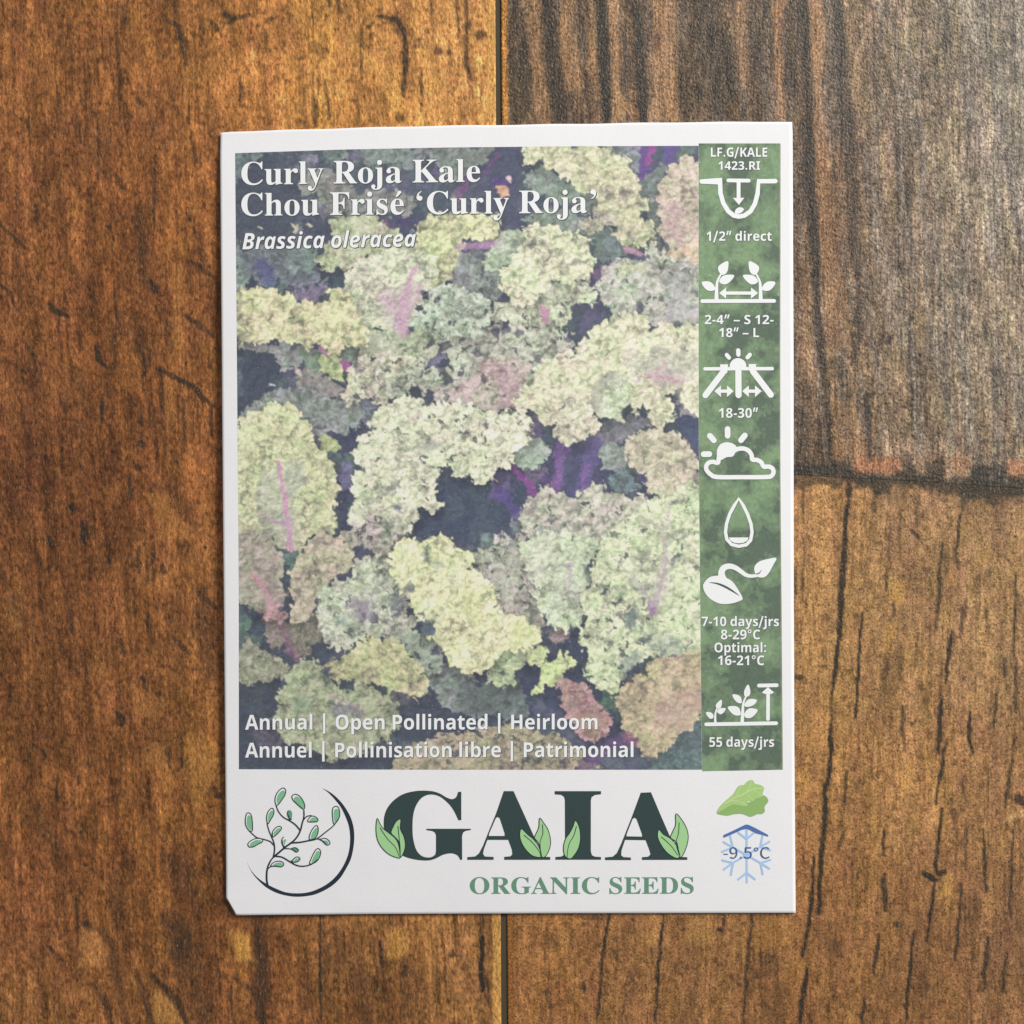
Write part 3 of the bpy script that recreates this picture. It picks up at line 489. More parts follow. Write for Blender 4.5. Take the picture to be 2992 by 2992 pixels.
def blot(t, pts, col, a=.8, soft=7, ragged=10):
    P = catmull(tl(t, pts), True, 2); b = bx(P, 20)
    if IMG[b].size == 0: return
    sd = poly_sd(GX[b], GY[b], P) + ragged * (hueB[b] - .5) * 2 - ragged * .6 * (dome2[b] - .5)
    m = (sstep(-soft, soft, sd) * a)[..., None]; IMG[b] = IMG[b] * (1 - m) + lin(col) * (.8 + .35 * fine[b][..., None]) * m
rr = random.Random(4)
for _ in range(150):
    x_, y_ = rr.uniform(-20, 1400), rr.uniform(-20, 1830); r_ = rr.uniform(18, 52); cc = rr.choice([(112, 126, 124), (122, 120, 136), (104, 122, 116), (128, 132, 128), (118, 112, 134), (98, 108, 122)])
    pt = [((x_ + r_ * rr.uniform(.6, 1.2) * math.cos(q_)) * 2.6833, (y_ + r_ * rr.uniform(.6, 1.2) * math.sin(q_)) * 2.6833) for q_ in np.linspace(0, 5.4, 7)]
    pt = [(x + 18, y + 100) for x, y in pt]; leaf('A', pt, cc, fr=1.2, con=.8, rim=.15, pink=.4, shadow=.2)
# back layers ------------------------------------------------------
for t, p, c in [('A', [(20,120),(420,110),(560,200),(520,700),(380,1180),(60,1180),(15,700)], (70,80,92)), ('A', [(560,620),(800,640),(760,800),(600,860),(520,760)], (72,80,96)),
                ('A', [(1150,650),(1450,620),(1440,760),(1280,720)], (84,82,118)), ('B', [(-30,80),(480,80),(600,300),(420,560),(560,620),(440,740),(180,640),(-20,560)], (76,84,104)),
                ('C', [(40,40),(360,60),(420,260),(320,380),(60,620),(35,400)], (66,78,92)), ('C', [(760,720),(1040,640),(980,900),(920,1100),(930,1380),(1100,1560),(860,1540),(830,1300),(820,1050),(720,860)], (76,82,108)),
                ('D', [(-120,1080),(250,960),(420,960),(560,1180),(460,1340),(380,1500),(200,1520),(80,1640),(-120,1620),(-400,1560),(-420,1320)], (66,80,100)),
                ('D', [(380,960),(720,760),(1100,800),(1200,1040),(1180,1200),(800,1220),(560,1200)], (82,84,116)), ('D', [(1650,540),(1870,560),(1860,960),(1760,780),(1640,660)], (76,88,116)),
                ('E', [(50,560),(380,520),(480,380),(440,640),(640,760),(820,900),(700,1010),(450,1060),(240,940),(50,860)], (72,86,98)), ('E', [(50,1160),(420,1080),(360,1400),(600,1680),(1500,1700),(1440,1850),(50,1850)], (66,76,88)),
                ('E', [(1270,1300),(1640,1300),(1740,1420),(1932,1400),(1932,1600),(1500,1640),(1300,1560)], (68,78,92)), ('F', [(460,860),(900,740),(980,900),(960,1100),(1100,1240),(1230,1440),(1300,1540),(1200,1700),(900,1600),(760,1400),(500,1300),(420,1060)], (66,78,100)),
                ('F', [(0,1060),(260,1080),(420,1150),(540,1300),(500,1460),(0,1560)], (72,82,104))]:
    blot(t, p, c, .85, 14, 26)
dim = dict(fr=1.1, con=.8, rim=.1, pink=.4, shadow=.2)
leaf('A', [(550,300),(700,260),(830,300),(900,400),(1060,440),(1230,400),(1380,450),(1440,560),(1350,620),(1150,600),(860,620),(760,560),(640,470),(545,430)], (142,142,138), **dim)
leaf('A', [(850,120),(1000,100),(1350,90),(1520,120),(1440,190),(1300,240),(1100,200),(900,170)], (118,128,124), **dim)
leaf('A', [(15,125),(210,130),(170,200),(80,260),(15,330)], (104,124,124), **dim)
leaf('A', [(1600,90),(1932,80),(2050,140),(1900,220),(1750,330),(1640,300),(1560,180)], (124,132,126), **dim)
leaf('A', [(18,880),(90,900),(140,1050),(100,1190),(18,1260)], (124,140,136), **dim)
leaf('A', [(100,900),(350,880),(600,860),(680,950),(640,1060),(700,1130),(560,1150),(450,1190),(380,1100),(280,1180),(140,1080)], (112,118,128), **dim)
leaf('A', [(440,900),(620,880),(660,1000),(560,1050),(420,1010)], (118,136,132), **dim)
leaf('A', [(480,1200),(620,1170),(740,1190),(700,1280),(600,1300),(500,1260)], (128,116,142), **dim)
blot('A', [(180,960),(330,1000),(320,1180),(220,1140)], (90,92,140), .7, 12, 16)
blot('A', [(880,110),(1020,100),(1000,200),(900,180)], (98,84,124), .6, 8, 10)
leaf('B', [(1100,80),(1330,80),(1400,200),(1340,300),(1280,200),(1160,130)], (128,136,138), **dim)
leaf('B', [(500,270),(690,250),(800,330),(880,380),(960,420),(1100,450),(1100,560),(980,600),(880,560),(560,430),(500,360)], (134,146,136), **dim)
leaf('B', [(500,600),(700,570),(900,600),(960,700),(900,760),(700,720),(520,690)], (136,148,138), **dim)
leaf('B', [(1370,420),(1440,300),(1590,200),(1640,220),(1560,400),(1560,800),(1640,920),(1540,950),(1440,850),(1520,780),(1430,600)], (122,134,130), **dim)
leaf('B', [(960,740),(1180,700),(1240,800),(1300,870),(1180,960),(1060,960),(1010,860)], (116,134,130), **dim)
leaf('B', [(1500,1560),(1560,1480),(1860,1400),(1860,1560),(1700,1540)], (150,150,158), **dim)
leaf('B', [(160,740),(300,690),(310,800),(220,850),(140,820)], (168,160,150), **dim)
leaf('C', [(40,20),(200,30),(400,20),(540,60),(540,150),(430,210),(380,180),(330,100),(180,60),(60,40)], (152,150,152), **dim)
leaf('C', [(550,40),(700,60),(860,40),(950,60),(920,150),(840,200),(740,250),(660,230),(560,200)], (132,146,130), **dim)
leaf('C', [(940,40),(1100,40),(1050,160),(960,170),(900,110)], (128,140,124), **dim)
leaf('C', [(490,220),(560,200),(680,260),(800,300),(860,400),(760,430),(640,340),(570,380),(510,310)], (160,152,148), **dim)
leaf('C', [(980,460),(1080,440),(1130,540),(1000,640),(900,690),(880,560)], (124,126,142), **dim)
leaf('C', [(90,590),(150,500),(300,400),(430,370),(620,370),(800,440),(940,470),(1000,540),(1000,640),(900,690),(850,720),(750,690),(640,740),(560,640),(400,560),(200,600)], (144,150,146), con=.9, pink=.4, shadow=.3)
leaf('C', [(670,760),(760,740),(820,820),(780,880),(700,850)], (178,184,128), con=.8, shadow=.2)
leaf('C', [(720,880),(900,900),(960,980),(880,1050),(780,980)], (84,100,100), **dim)
leaf('C', [(820,1000),(920,980),(940,1080),(850,1140)], (110,104,142), **dim)
leaf('C', [(1370,20),(1640,60),(1620,200),(1460,180)], (122,118,146), **dim)
leaf('D', [(1010,760),(1100,640),(1250,590),(1380,620),(1500,650),(1330,740),(1200,800),(1080,830)], (124,122,132), **dim)
leaf('D', [(1090,900),(1100,830),(1200,800),(1300,880),(1300,960),(1200,1000),(1110,970)], (156,162,158), con=.9, shadow=.3)
leaf('D', [(1170,1050),(1240,1000),(1330,1040),(1360,1140),(1230,1200),(1180,1130)], (116,136,142), **dim)
leaf('D', [(210,1050),(330,1020),(400,1150),(330,1250),(240,1200)], (92,84,124), **dim)
leaf('D', [(480,980),(640,960),(640,1080),(560,1120)], (112,98,128), **dim)
leaf('D', [(380,1380),(470,1360),(480,1480),(400,1500)], (132,138,150), **dim)
leaf('D', [(1680,440),(1860,480),(1860,600),(1740,560)], (160,150,160), **dim)
leaf('E', [(60,640),(140,650),(130,740),(60,760)], (100,130,120), **dim)
leaf('E', [(55,780),(220,800),(210,900),(60,900)], (92,112,108), **dim)
leaf('E', [(320,100),(560,110),(540,200),(470,290),(400,240),(340,170)], (104,126,120), **dim)
leaf('E', [(260,650),(480,700),(600,760),(600,880),(520,940),(440,860),(320,880),(260,760)], (140,128,118), **dim)
leaf('E', [(460,640),(600,600),(680,680),(700,800),(560,900),(480,780)], (140,136,116), **dim)
leaf('E', [(55,860),(180,870),(280,950),(400,1020),(430,1080),(350,1150),(200,1140),(55,1160)], (156,154,130), con=1.0, pink=.4, shadow=.3)
leaf('E', [(1500,1150),(1560,1060),(1700,980),(1860,1100),(1932,1180),(1960,1300),(1900,1380),(1720,1390),(1640,1320),(1560,1200)], (142,148,146), con=.8, pink=.4, shadow=.3)
leaf('E', [(180,1540),(420,1560),(380,1680),(220,1660)], (92,86,104), **dim)
leaf('F', [(0,1160),(200,1180),(450,1150),(480,1300),(520,1400),(400,1460),(200,1400),(0,1400)], (106,116,116), **dim)
leaf('F', [(1090,1240),(1200,1210),(1260,1260),(1240,1370),(1150,1400)], (92,132,112), **dim)
leaf('F', [(1480,1780),(1650,1600),(1880,1450),(1880,1850),(1470,1850)], (98,118,122), **dim)
leaf('F', [(680,760),(800,740),(820,820),(740,860)], (150,124,130), **dim)
# stems
rib('D', [(600,520),(595,620),(580,790)], 60, 66, (136,118,158), .8); rib('D', [(370,950),(470,1060),(600,1220)], 40, 60, (150,78,156), .85); rib('D', [(790,800),(760,980),(730,1180)], 110, 80, (132,100,160), .8)
rib('D', [(760,900),(740,1170)], 40, 40, (150,100,164), .6); rib('D', [(1040,800),(980,1020),(900,1180)], 130, 90, (108,98,150), .75); rib('D', [(980,960),(940,1150)], 50, 40, (142,102,164), .7); rib('D', [(300,1180),(380,1270),(450,1380)], 90, 60, (98,82,148), .75)
rib('D', [(640,1060),(700,1160)], 50, 40, (120,80,140), .6); rib('D', [(590,60),(610,180)], 70, 50, (110,78,140), .85); rib('D', [(1400,1020),(1470,1180)], 50, 40, (100,96,140), .6)
rib('B', [(1460,70),(1440,200),(1400,320)], 130, 70, (112,80,150), .9, 3); rib('B', [(1490,70),(1470,200)], 50, 40, (168,80,150), .8, 4); rib('B', [(1640,75),(1620,190)], 100, 90, (106,84,152), .85, 4)
rib('A', [(1760,480),(1830,350)], 70, 50, (130,90,130), .8); rib('A', [(2000,250),(2080,150)], 50, 30, (126,80,136), .7); rib('A', [(1580,180),(1600,280),(1620,320)], 40, 30, (130,110,150), .5); rib('A', [(1480,350),(1540,390)], 50, 50, (120,110,150), .5)
rib('A', [(1180,670),(1280,740)], 50, 20, (150,100,150), .7); rib('B', [(280,360),(400,360)], 90, 40, (100,70,140), .7, 5)
rib('B', [(-40,860),(120,850),(290,840)], 50, 40, (196,150,190), .85); rib('B', [(1290,880),(1400,920)], 50, 40, (206,160,180), .8); rib('B', [(1060,1080),(1180,1000)], 90, 60, (150,110,160), .7)
rib('B', [(1040,1200),(1080,1330),(940,1500)], 110, 100, (104,96,132), .7, 5)
# middle layers ----------------------------------------------------
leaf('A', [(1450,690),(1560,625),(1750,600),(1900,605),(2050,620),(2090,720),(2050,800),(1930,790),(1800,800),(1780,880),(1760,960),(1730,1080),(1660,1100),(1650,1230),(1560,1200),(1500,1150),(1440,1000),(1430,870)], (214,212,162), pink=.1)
leaf('A', [(790,650),(920,610),(1120,615),(1170,680),(1280,740),(1440,880),(1300,920),(1000,930),(930,1000),(900,1060),(830,1040),(760,1060),(690,1010),(660,950),(700,860),(760,780)], (188,188,154))
leaf('B', [(0,930),(170,990),(320,1120),(300,1250),(220,1290),(160,1330),(0,1350),(-100,1200)], (146,152,148), con=.9, hole=.4)
leaf('B', [(1700,195),(1620,270),(1530,420),(1530,560),(1560,700),(1600,830),(1620,930),(1700,900),(1880,850),(1880,190)], (204,186,166), pink=.6, con=.8)
blot('B', [(1600,540),(1740,560),(1720,820),(1620,760)], (196,156,162), .5, 16, 20)
leaf('B', [(1610,920),(1720,850),(1880,830),(1880,990),(1800,1010),(1660,980)], (216,188,160), con=.7)
leaf('B', [(490,90),(560,70),(1050,70),(1200,130),(1300,190),(1340,320),(1400,400),(1440,540),(1400,620),(1490,680),(1530,790),(1440,830),(1300,860),(1240,800),(1180,700),(1060,590),(1040,480),(920,400),(850,340),(690,270),(640,200),(520,210)], (208,202,166), pink=.35, con=.85)
leaf('B', [(940,700),(1060,590),(1190,620),(1230,700),(1140,720),(1020,740)], (190,180,160), shadow=.2)
leaf('B', [(170,960),(240,880),(370,740),(460,730),(520,830),(440,960),(340,1010),(240,1030)], (182,192,168), con=.9)
leaf('B', [(1050,1130),(1150,1000),(1300,960),(1420,1000),(1450,880),(1540,870),(1640,960),(1880,1010),(1880,1470),(1800,1500),(1620,1450),(1480,1480),(1380,1400),(1280,1400),(1180,1370),(1100,1260)], (194,190,178), pink=.7, hole=.5)
blot('B', [(1600,1100),(1780,1060),(1760,1350),(1600,1300)], (164,174,164), .5, 18, 20); blot('B', [(1640,1330),(1820,1320),(1840,1450),(1600,1440)], (186,176,186), .5, 16, 20); blot('B', [(1200,1010),(1400,1000),(1420,1060),(1240,1070)], (212,216,158), .7, 10, 12)
leaf('B', [(560,1150),(760,1130),(950,1140),(1050,1260),(1040,1320),(900,1310),(850,1400),(760,1520),(660,1600),(560,1500),(440,1490),(360,1440),(240,1420),(260,1300),(420,1280)], (212,212,184), hole=.3)
leaf('B', [(480,720),(600,690),(850,740),(950,780),(1000,880),(1030,1050),(980,1070),(900,1120),(860,1180),(760,1150),(640,1170),(560,1290),(450,1310),(380,1260),(300,1170),(340,1020),(420,960),(470,850)], (224,220,186), con=.95)
rib('B', [(640,1350),(650,1440)], 50, 40, (206,140,172), .8, 4); rib('B', [(610,1520),(615,1600)], 60, 50, (196,120,168), .8, 4)
leaf('B', [(-40,1500),(200,1480),(450,1500),(650,1500),(860,1560),(900,1640),(860,1750),(900,1932),(700,1980),(0,1980),(-120,1700)], (196,194,176), hole=.8, con=1.0)
blot('B', [(130,1760),(340,1800),(400,1932),(240,1932)], (200,160,168), .5, 14, 20)
leaf('A', [(870,1230),(940,1010),(1100,930),(1250,890),(1450,900),(1570,960),(1600,1080),(1500,1180),(1450,1300),(1400,1420),(1350,1560),(1200,1520),(1100,1500),(1050,1560),(950,1450),(920,1320)], (216,216,186), con=.85)
blot('A', [(1150,1260),(1340,1180),(1480,1160),(1400,1400),(1350,1500),(1280,1540),(1180,1440)], (208,200,186), .6, 12, 14)
rib('A', [(1430,1020),(1360,1200),(1340,1360),(1330,1550)], 30, 90, (208,164,186), .8, 5); rib('A', [(1180,1260),(1270,1340),(1300,1500)], 16, 50, (206,166,180), .7, 4); rib('A', [(1490,1160),(1400,1360)], 14, 40, (214,190,190), .6, 4); rib('A', [(1100,1430),(1230,1420),(1300,1500)], 14, 30, (226,222,206), .5)
leaf('A', [(1560,1190),(1700,1160),(1820,1200),(1990,1270),(2010,1480),(1900,1560),(1700,1560),(1600,1620),(1450,1560),(1400,1480),(1500,1330)], (190,198,178), hole=.6)
leaf('A', [(980,1520),(1120,1500),(1350,1540),(1500,1500),(1600,1640),(1480,1760),(1300,1700),(1160,1750),(1050,1720),(960,1640)], (186,190,160), con=.9, hole=.2)
leaf('A', [(15,1240),(120,1200),(230,1180),(430,1230),(480,1290),(600,1310),(720,1290),(780,1180),(880,1230),(950,1320),(1010,1450),(1060,1600),(1000,1640),(870,1630),(800,1700),(700,1620),(560,1640),(470,1610),(400,1590),(270,1600),(120,1590),(15,1640)], (216,208,162), pink=.45)
leaf('C', [(700,150),(780,100),(850,140),(850,270),(760,240),(700,200)], (190,200,140), con=.9)
rib('C', [(700,60),(760,110)], 50, 30, (190,130,170), .85); rib('C', [(860,160),(950,230)], 50, 50, (180,90,160), .9); rib('C', [(1150,500),(1220,480)], 14, 14, (190,110,150), .7)
leaf('C', [(900,340),(940,200),(1050,130),(1200,90),(1460,120),(1440,300),(1300,330),(1230,350),(1210,470),(1140,500),(1060,440),(960,470),(890,460)], (214,206,182), pink=.4, hole=.2)
leaf('C', [(1200,350),(1300,240),(1450,180),(1620,220),(1620,340),(1500,390),(1400,330),(1330,420),(1250,420)], (190,192,172), hole=.7)
leaf('C', [(1580,420),(1680,330),(1790,270),(1932,280),(2050,330),(2080,450),(1932,500),(1760,470),(1640,470)], (198,190,178), pink=.5, hole=.3)
leaf('D', [(160,180),(330,120),(520,180),(500,400),(420,480),(300,540),(100,520),(-80,480),(-60,330),(100,290)], (196,176,168), pink=.8, hole=.5)
blot('D', [(230,200),(430,260),(430,480),(330,500),(280,340)], (196,150,168), .5, 14, 20)
leaf('B', [(880,1660),(1000,1540),(1100,1480),(1200,1400),(1320,1380),(1440,1400),(1490,1490),(1600,1460),(1740,1490),(1880,1520),(1880,1960),(1000,1960),(900,1932),(860,1780)], (222,214,184), pink=.3, con=.85)
leaf('D', [(400,530),(460,400),(540,300),(600,180),(700,140),(860,60),(1200,20),(1880,0),(1880,560),(1800,520),(1700,470),(1650,400),(1620,440),(1670,570),(1610,640),(1500,640),(1440,540),(1400,500),(1350,560),(1290,490),(1200,450),(1040,560),(960,500),(860,460),(780,560),(720,640),(640,600),(560,540)], (220,212,182), pink=.3, con=.8)
leaf('D', [(1150,300),(1220,270),(1290,350),(1300,440),(1230,590),(1130,600),(1050,560),(1040,490),(1140,450)], (206,208,182), con=.8)
leaf('D', [(740,720),(760,560),(850,470),(1000,530),(1070,630),(1020,720),(950,770),(850,800),(760,770)], (216,210,182), con=.8)
blot('D', [(1000,400),(1040,300),(1180,250),(1240,270),(1150,330),(1120,460),(1060,560)], (130,142,130), .45, 7, 12); blot('D', [(820,440),(880,430),(880,500),(830,520)], (112,118,112), .6, 8, 8); blot('D', [(1640,400),(1710,380),(1700,430),(1670,490)], (86,92,104), .8, 4, 5)
blot('D', [(1320,80),(1820,60),(1830,260),(1400,260)], (196,200,180), .55, 16, 18); rib('D', [(1370,290),(1480,270),(1600,290),(1730,310)], 26, 10, (206,116,156), .85, 3); rib('D', [(1500,270),(1590,140)], 36, 14, (218,190,186), .7, 3); rib('D', [(1310,260),(1400,310)], 24, 20, (240,236,226), .6, 4); rib('D', [(1520,290),(1520,450)], 14, 8, (216,176,186), .6)
leaf('D', [(1290,850),(1330,740),(1460,680),(1620,690),(1740,780),(1830,930),(1860,1000),(1880,1080),(1880,1220),(1730,1220),(1600,1250),(1530,1230),(1450,1130),(1440,1040),(1380,1000),(1300,930)], (206,192,168), pink=.4, con=.85)
leaf('D', [(390,830),(480,760),(620,770),(670,830),(640,940),(560,980),(470,970),(420,900)], (166,178,162), con=.9)
# the big arching leaf
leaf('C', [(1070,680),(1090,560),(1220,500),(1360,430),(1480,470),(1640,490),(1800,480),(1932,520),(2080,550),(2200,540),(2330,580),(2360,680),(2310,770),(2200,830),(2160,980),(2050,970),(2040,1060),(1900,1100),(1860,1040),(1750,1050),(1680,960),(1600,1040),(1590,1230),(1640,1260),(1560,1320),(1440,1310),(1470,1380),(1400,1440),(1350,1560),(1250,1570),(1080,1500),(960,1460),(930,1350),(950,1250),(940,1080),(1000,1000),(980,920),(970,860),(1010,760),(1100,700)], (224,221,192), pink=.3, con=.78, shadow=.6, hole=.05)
blot('C', [(1040,1240),(1150,1190),(1290,1110),(1320,1040),(1300,1120),(1180,1210),(1080,1280)], (96,108,120), .7, 6, 10); blot('C', [(1270,1270),(1330,1260),(1320,1320),(1270,1310)], (92,92,122), .85, 5, 8); blot('C', [(1180,1400),(1260,1380),(1270,1500),(1180,1460)], (94,112,108), .7, 8, 12)
blot('C', [(1330,640),(1450,540),(1480,570),(1350,680)], (184,168,158), .6, 8, 10); blot('C', [(1440,800),(1580,780),(1620,850),(1450,850)], (172,178,164), .7, 8, 10); blot('C', [(1290,820),(1310,920),(1290,1000)], (132,140,140), .5, 6, 8)
leaf('C', [(870,1500),(940,1455),(1050,1480),(1100,1380),(1200,1460),(1340,1500),(1340,1580),(1280,1640),(1200,1700),(1130,1690),(1060,1620),(980,1590),(900,1570)], (190,178,168), pink=.6, hole=.6)
leaf('C', [(35,720),(100,610),(190,530),(330,480),(480,510),(560,600),(610,740),(700,850),(790,1000),(820,1100),(800,1200),(830,1280),(760,1290),(830,1400),(800,1500),(720,1510),(600,1530),(560,1600),(440,1620),(300,1560),(200,1530),(35,1540)], (214,212,166), pink=.2, con=.85, top=.16, shadow=.5)
blot('C', [(200,1000),(380,960),(560,1000),(480,1300),(540,1450),(420,1580),(280,1500),(200,1280)], (182,186,170), .5, 18, 20)
rib('C', [(360,940),(390,1120),(430,1380),(455,1620)], 26, 44, (222,160,192), .95, 2); rib('C', [(420,1430),(320,1400),(220,1360)], 24, 12, (190,150,180), .7); rib('C', [(400,1240),(520,1130)], 16, 14, (150,140,150), .5); rib('C', [(200,1170),(300,1240)], 14, 12, (160,150,160), .5)
leaf('E', [(-10,30),(200,-40),(300,10),(350,140),(390,240),(380,360),(420,480),(340,580),(210,620),(120,560),(40,500),(-10,300)], (176,168,148), pink=.6, con=.85)
rib('E', [(150,310),(240,430),(340,600)], 24, 40, (208,150,160), .9, 2); rib('E', [(380,700),(430,860),(500,980)], 50, 60, (150,104,130), .75, 5); leaf('E', [(210,590),(330,580),(440,620),(380,680),(240,650)], (176,140,136), con=.9)
leaf('E', [(450,350),(480,260),(510,190),(600,50),(740,0),(850,40),(930,150),(950,240),(870,290),(780,370),(710,440),(660,450),(620,600),(560,690),(480,690),(440,620),(490,560),(460,440)], (200,186,160), pink=.5, con=.85)
# right big leaves
leaf('D', [(470,1340),(560,1220),(650,1140),(760,1190),(850,1210),(960,1170),(1080,1110),(1200,1190),(1330,1240),(1400,1180),(1440,1280),(1340,1390),(1180,1510),(1080,1640),(900,1580),(780,1560),(560,1540),(470,1460)], (206,200,182), pink=.4, con=.85, hole=.1, shadow=.55)
blot('D', [(540,1460),(760,1440),(860,1480),(720,1530),(560,1510)], (134,150,138), .6, 8, 14); blot('D', [(680,1400),(720,1400),(720,1430),(690,1430)], (64,76,80), .8, 4, 4); blot('D', [(780,1420),(810,1420),(805,1450),(785,1450)], (64,76,80), .8, 4, 4)
leaf('F', [(60,190),(200,120),(300,30),(420,20),(480,60),(520,200),(560,330),(560,480),(640,620),(600,760),(480,680),(340,620),(250,560),(240,440),(180,350)], (186,180,166), pink=.7, hole=1.0)
leaf('F', [(470,110),(560,30),(700,-20),(900,20),(1080,90),(980,240),(1020,330),(980,430),(950,560),(960,700),(880,740),(720,730),(680,670),(590,540),(580,420),(540,330),(480,220)], (206,212,182), pink=.25, con=.7, shadow=.4)
rib('F', [(850,250),(840,350),(830,460)], 30, 16, (194,176,184), .7, 4); rib('F', [(840,250),(700,250),(540,300)], 30, 10, (172,160,172), .6, 4); rib('F', [(850,250),(760,400),(700,640)], 16, 8, (190,196,178), .5); rib('F', [(860,260),(900,500)], 14, 8, (188,190,180), .5); blot('F', [(930,220),(1000,230),(1020,330),(980,370)], (104,118,120), .7, 6, 10)
leaf('F', [(1060,100),(1180,-20),(1330,-140),(1480,-270),(1600,-300),(1730,-350),(1890,-370),(1890,900),(1750,970),(1600,960),(1580,900),(1440,960),(1400,1030),(1260,1120),(1200,1230),(1100,1220),(1020,1150),(960,1080),(990,970),(930,800),(970,720),(950,560),(960,440),(1010,330)], (216,220,182), pink=.25, con=.72, shadow=.5, hole=.08)
for pts, w, c in [([(1500,560),(1570,380),(1590,200),(1600,-40),(1640,-250)], 44, (206,180,186)), ([(1480,540),(1420,440),(1380,380),(1200,200)], 30, (190,180,180)), ([(1560,380),(1700,200),(1850,100)], 22, (196,206,170)), ([(1580,150),(1720,-60),(1820,-200)], 20, (190,200,168)),
                   ([(1420,440),(1300,440),(1140,420)], 18, (176,184,160)), ([(1500,560),(1660,560),(1840,520)], 16, (184,194,164)), ([(1600,0),(1460,-100),(1380,-120)], 16, (196,200,170)), ([(1380,380),(1360,200),(1300,80)], 14, (196,204,172)), ([(1570,330),(1480,200),(1440,60)], 14, (186,200,160))]:
    rib('F', pts, w, 8, c, .75, 3)
blot('F', [(1440,560),(1500,520),(1550,560),(1520,620),(1460,610)], (170,130,168), .85, 6, 6); blot('F', [(1280,640),(1360,600),(1370,700),(1340,760),(1280,720)], (104,126,124), .8, 6, 8); blot('F', [(1390,800),(1480,790),(1460,870),(1400,850)], (88,102,112), .75, 6, 8)
blot('F', [(1240,1000),(1380,900),(1420,1000),(1260,1100)], (134,152,146), .6, 10, 14); blot('F', [(1440,850),(1700,800),(1760,900),(1560,940)], (150,168,152), .5, 14, 14); blot('F', [(1300,1050),(1400,1020),(1440,1040),(1320,1120),(1260,1150)], (70,84,98), .7, 6, 8)
# centre bright leaf and its neighbours
leaf('E', [(670,560),(700,450),(800,350),(960,330),(950,260),(1000,190),(1100,160),(1200,190),(1300,210),(1290,330),(1370,430),(1400,560),(1350,640),(1440,720),(1350,830),(1200,840),(1050,800),(900,880),(860,900),(770,870),(700,760),(660,660)], (202,202,180), pink=.35, hole=.55, con=1.0)
blot('E', [(900,400),(1000,380),(1040,440),(960,480)], (184,206,150), .7, 10, 12); blot('E', [(920,560),(1000,500),(1080,560),(1100,650),(1020,700),(960,680)], (140,128,146), .7, 12, 10); blot('E', [(1200,500),(1340,460),(1360,560),(1260,640)], (108,122,124), .65, 10, 12); blot('E', [(800,660),(900,640),(900,710),(820,720)], (136,164,150), .6, 8, 10)
rib('E', [(1080,650),(1000,580),(920,480)], 22, 10, (170,150,170), .6); rib('E', [(1060,640),(1100,500),(1150,340)], 20, 10, (176,190,176), .6)
leaf('E', [(1320,820),(1500,760),(1600,860),(1620,980),(1560,1100),(1460,1060),(1380,960)], (158,168,150), hole=.4)
leaf('F', [(60,900),(300,840),(520,900),(500,1010),(400,1060),(420,1170),(320,1190),(230,1160),(200,1050),(60,1000)], (192,200,158), hole=.3)
leaf('F', [(500,930),(560,910),(650,900),(670,970),(600,1030),(510,1010)], (206,214,152), fr=.7); leaf('F', [(600,1180),(620,1090),(720,960),(760,940),(800,980),(840,930),(870,1050),(800,1090),(720,1180),(660,1170),(620,1240),(570,1230)], (208,216,152), fr=.6, pink=.1)
leaf('E', [(1240,150),(1330,70),(1430,30),(1500,60),(1580,20),(1720,50),(1770,130),(1870,180),(1890,300),(1990,370),(2060,430),(2060,540),(2110,620),(2290,680),(2390,790),(2360,880),(2240,910),(2110,920),(2050,1010),(1990,1070),(1800,1080),(1700,1010),(1640,900),(1600,850),(1540,800),(1440,640),(1380,560),(1390,470),(1300,420),(1250,300)], (236,233,180), pink=.12, con=.75, shadow=.6)
blot('E', [(1500,80),(1540,90),(1560,200),(1550,250),(1510,200)], (96,122,112), .85, 7, 8); blot('E', [(1560,230),(1660,180),(1640,280),(1580,320)], (188,204,178), .6, 10, 10); blot('E', [(1330,420),(1400,380),(1420,440),(1360,480)], (84,104,112), .8, 6, 8); blot('E', [(1700,340),(1760,320),(1740,460),(1700,440)], (190,190,170), .5, 8, 8)
for p in ([(1760,400),(1900,460),(1932,700),(1820,640)], [(2200,700),(2340,720),(2380,820),(2220,860)]): blot('E', p, (212,224,142), .5, 14, 16)
leaf('E', [(1480,700),(1560,660),(1580,740),(1500,800)], (90,104,118), **dim)
leaf('E', [(720,1010),(860,950),(960,880),(1100,810),(1300,840),(1400,960),(1480,1090),(1530,1180),(1500,1280),(1430,1270),(1350,1270),(1290,1220),(1220,1270),(1160,1190),(1060,1170),(980,1130),(860,1160),(760,1120)], (200,194,146), pink=.3, con=.9)
leaf('E', [(350,1390),(370,1230),(440,1090),(540,1010),(680,1010),(710,1090),(770,1180),(850,1220),(920,1240),(1000,1180),(1100,1190),(1170,1270),(1270,1320),(1300,1430),(1270,1540),(1150,1630),(1000,1700),(850,1760),(700,1740),(600,1680),(450,1630),(350,1530)], (174,178,142), pink=.4, con=.95, top=.12)
blot('E', [(680,1080),(740,1060),(780,1180),(720,1200)], (76,92,88), .7, 8, 10); blot('E', [(740,1350),(900,1310),(1020,1380),(900,1440),(760,1420)], (132,124,150), .65, 14, 14); rib('E', [(760,1270),(940,1340),(1020,1400)], 18, 18, (190,150,170), .6); blot('E', [(480,1300),(580,1280),(600,1380),(500,1400)], (120,154,118), .6, 12, 14)
leaf('F', [(-500,1840),(-480,1720),(-340,1640),(-150,1590),(20,1570),(140,1530),(300,1500),(500,1530),(700,1570),(830,1610),(940,1700),(1000,1790),(940,1860),(-500,1870)], (176,162,132), pink=.5, con=1.0, hole=.2)
rib('F', [(1380,1640),(1220,1640),(1060,1720),(960,1850)], 60, 120, (120,84,132), .75, 8, 12)
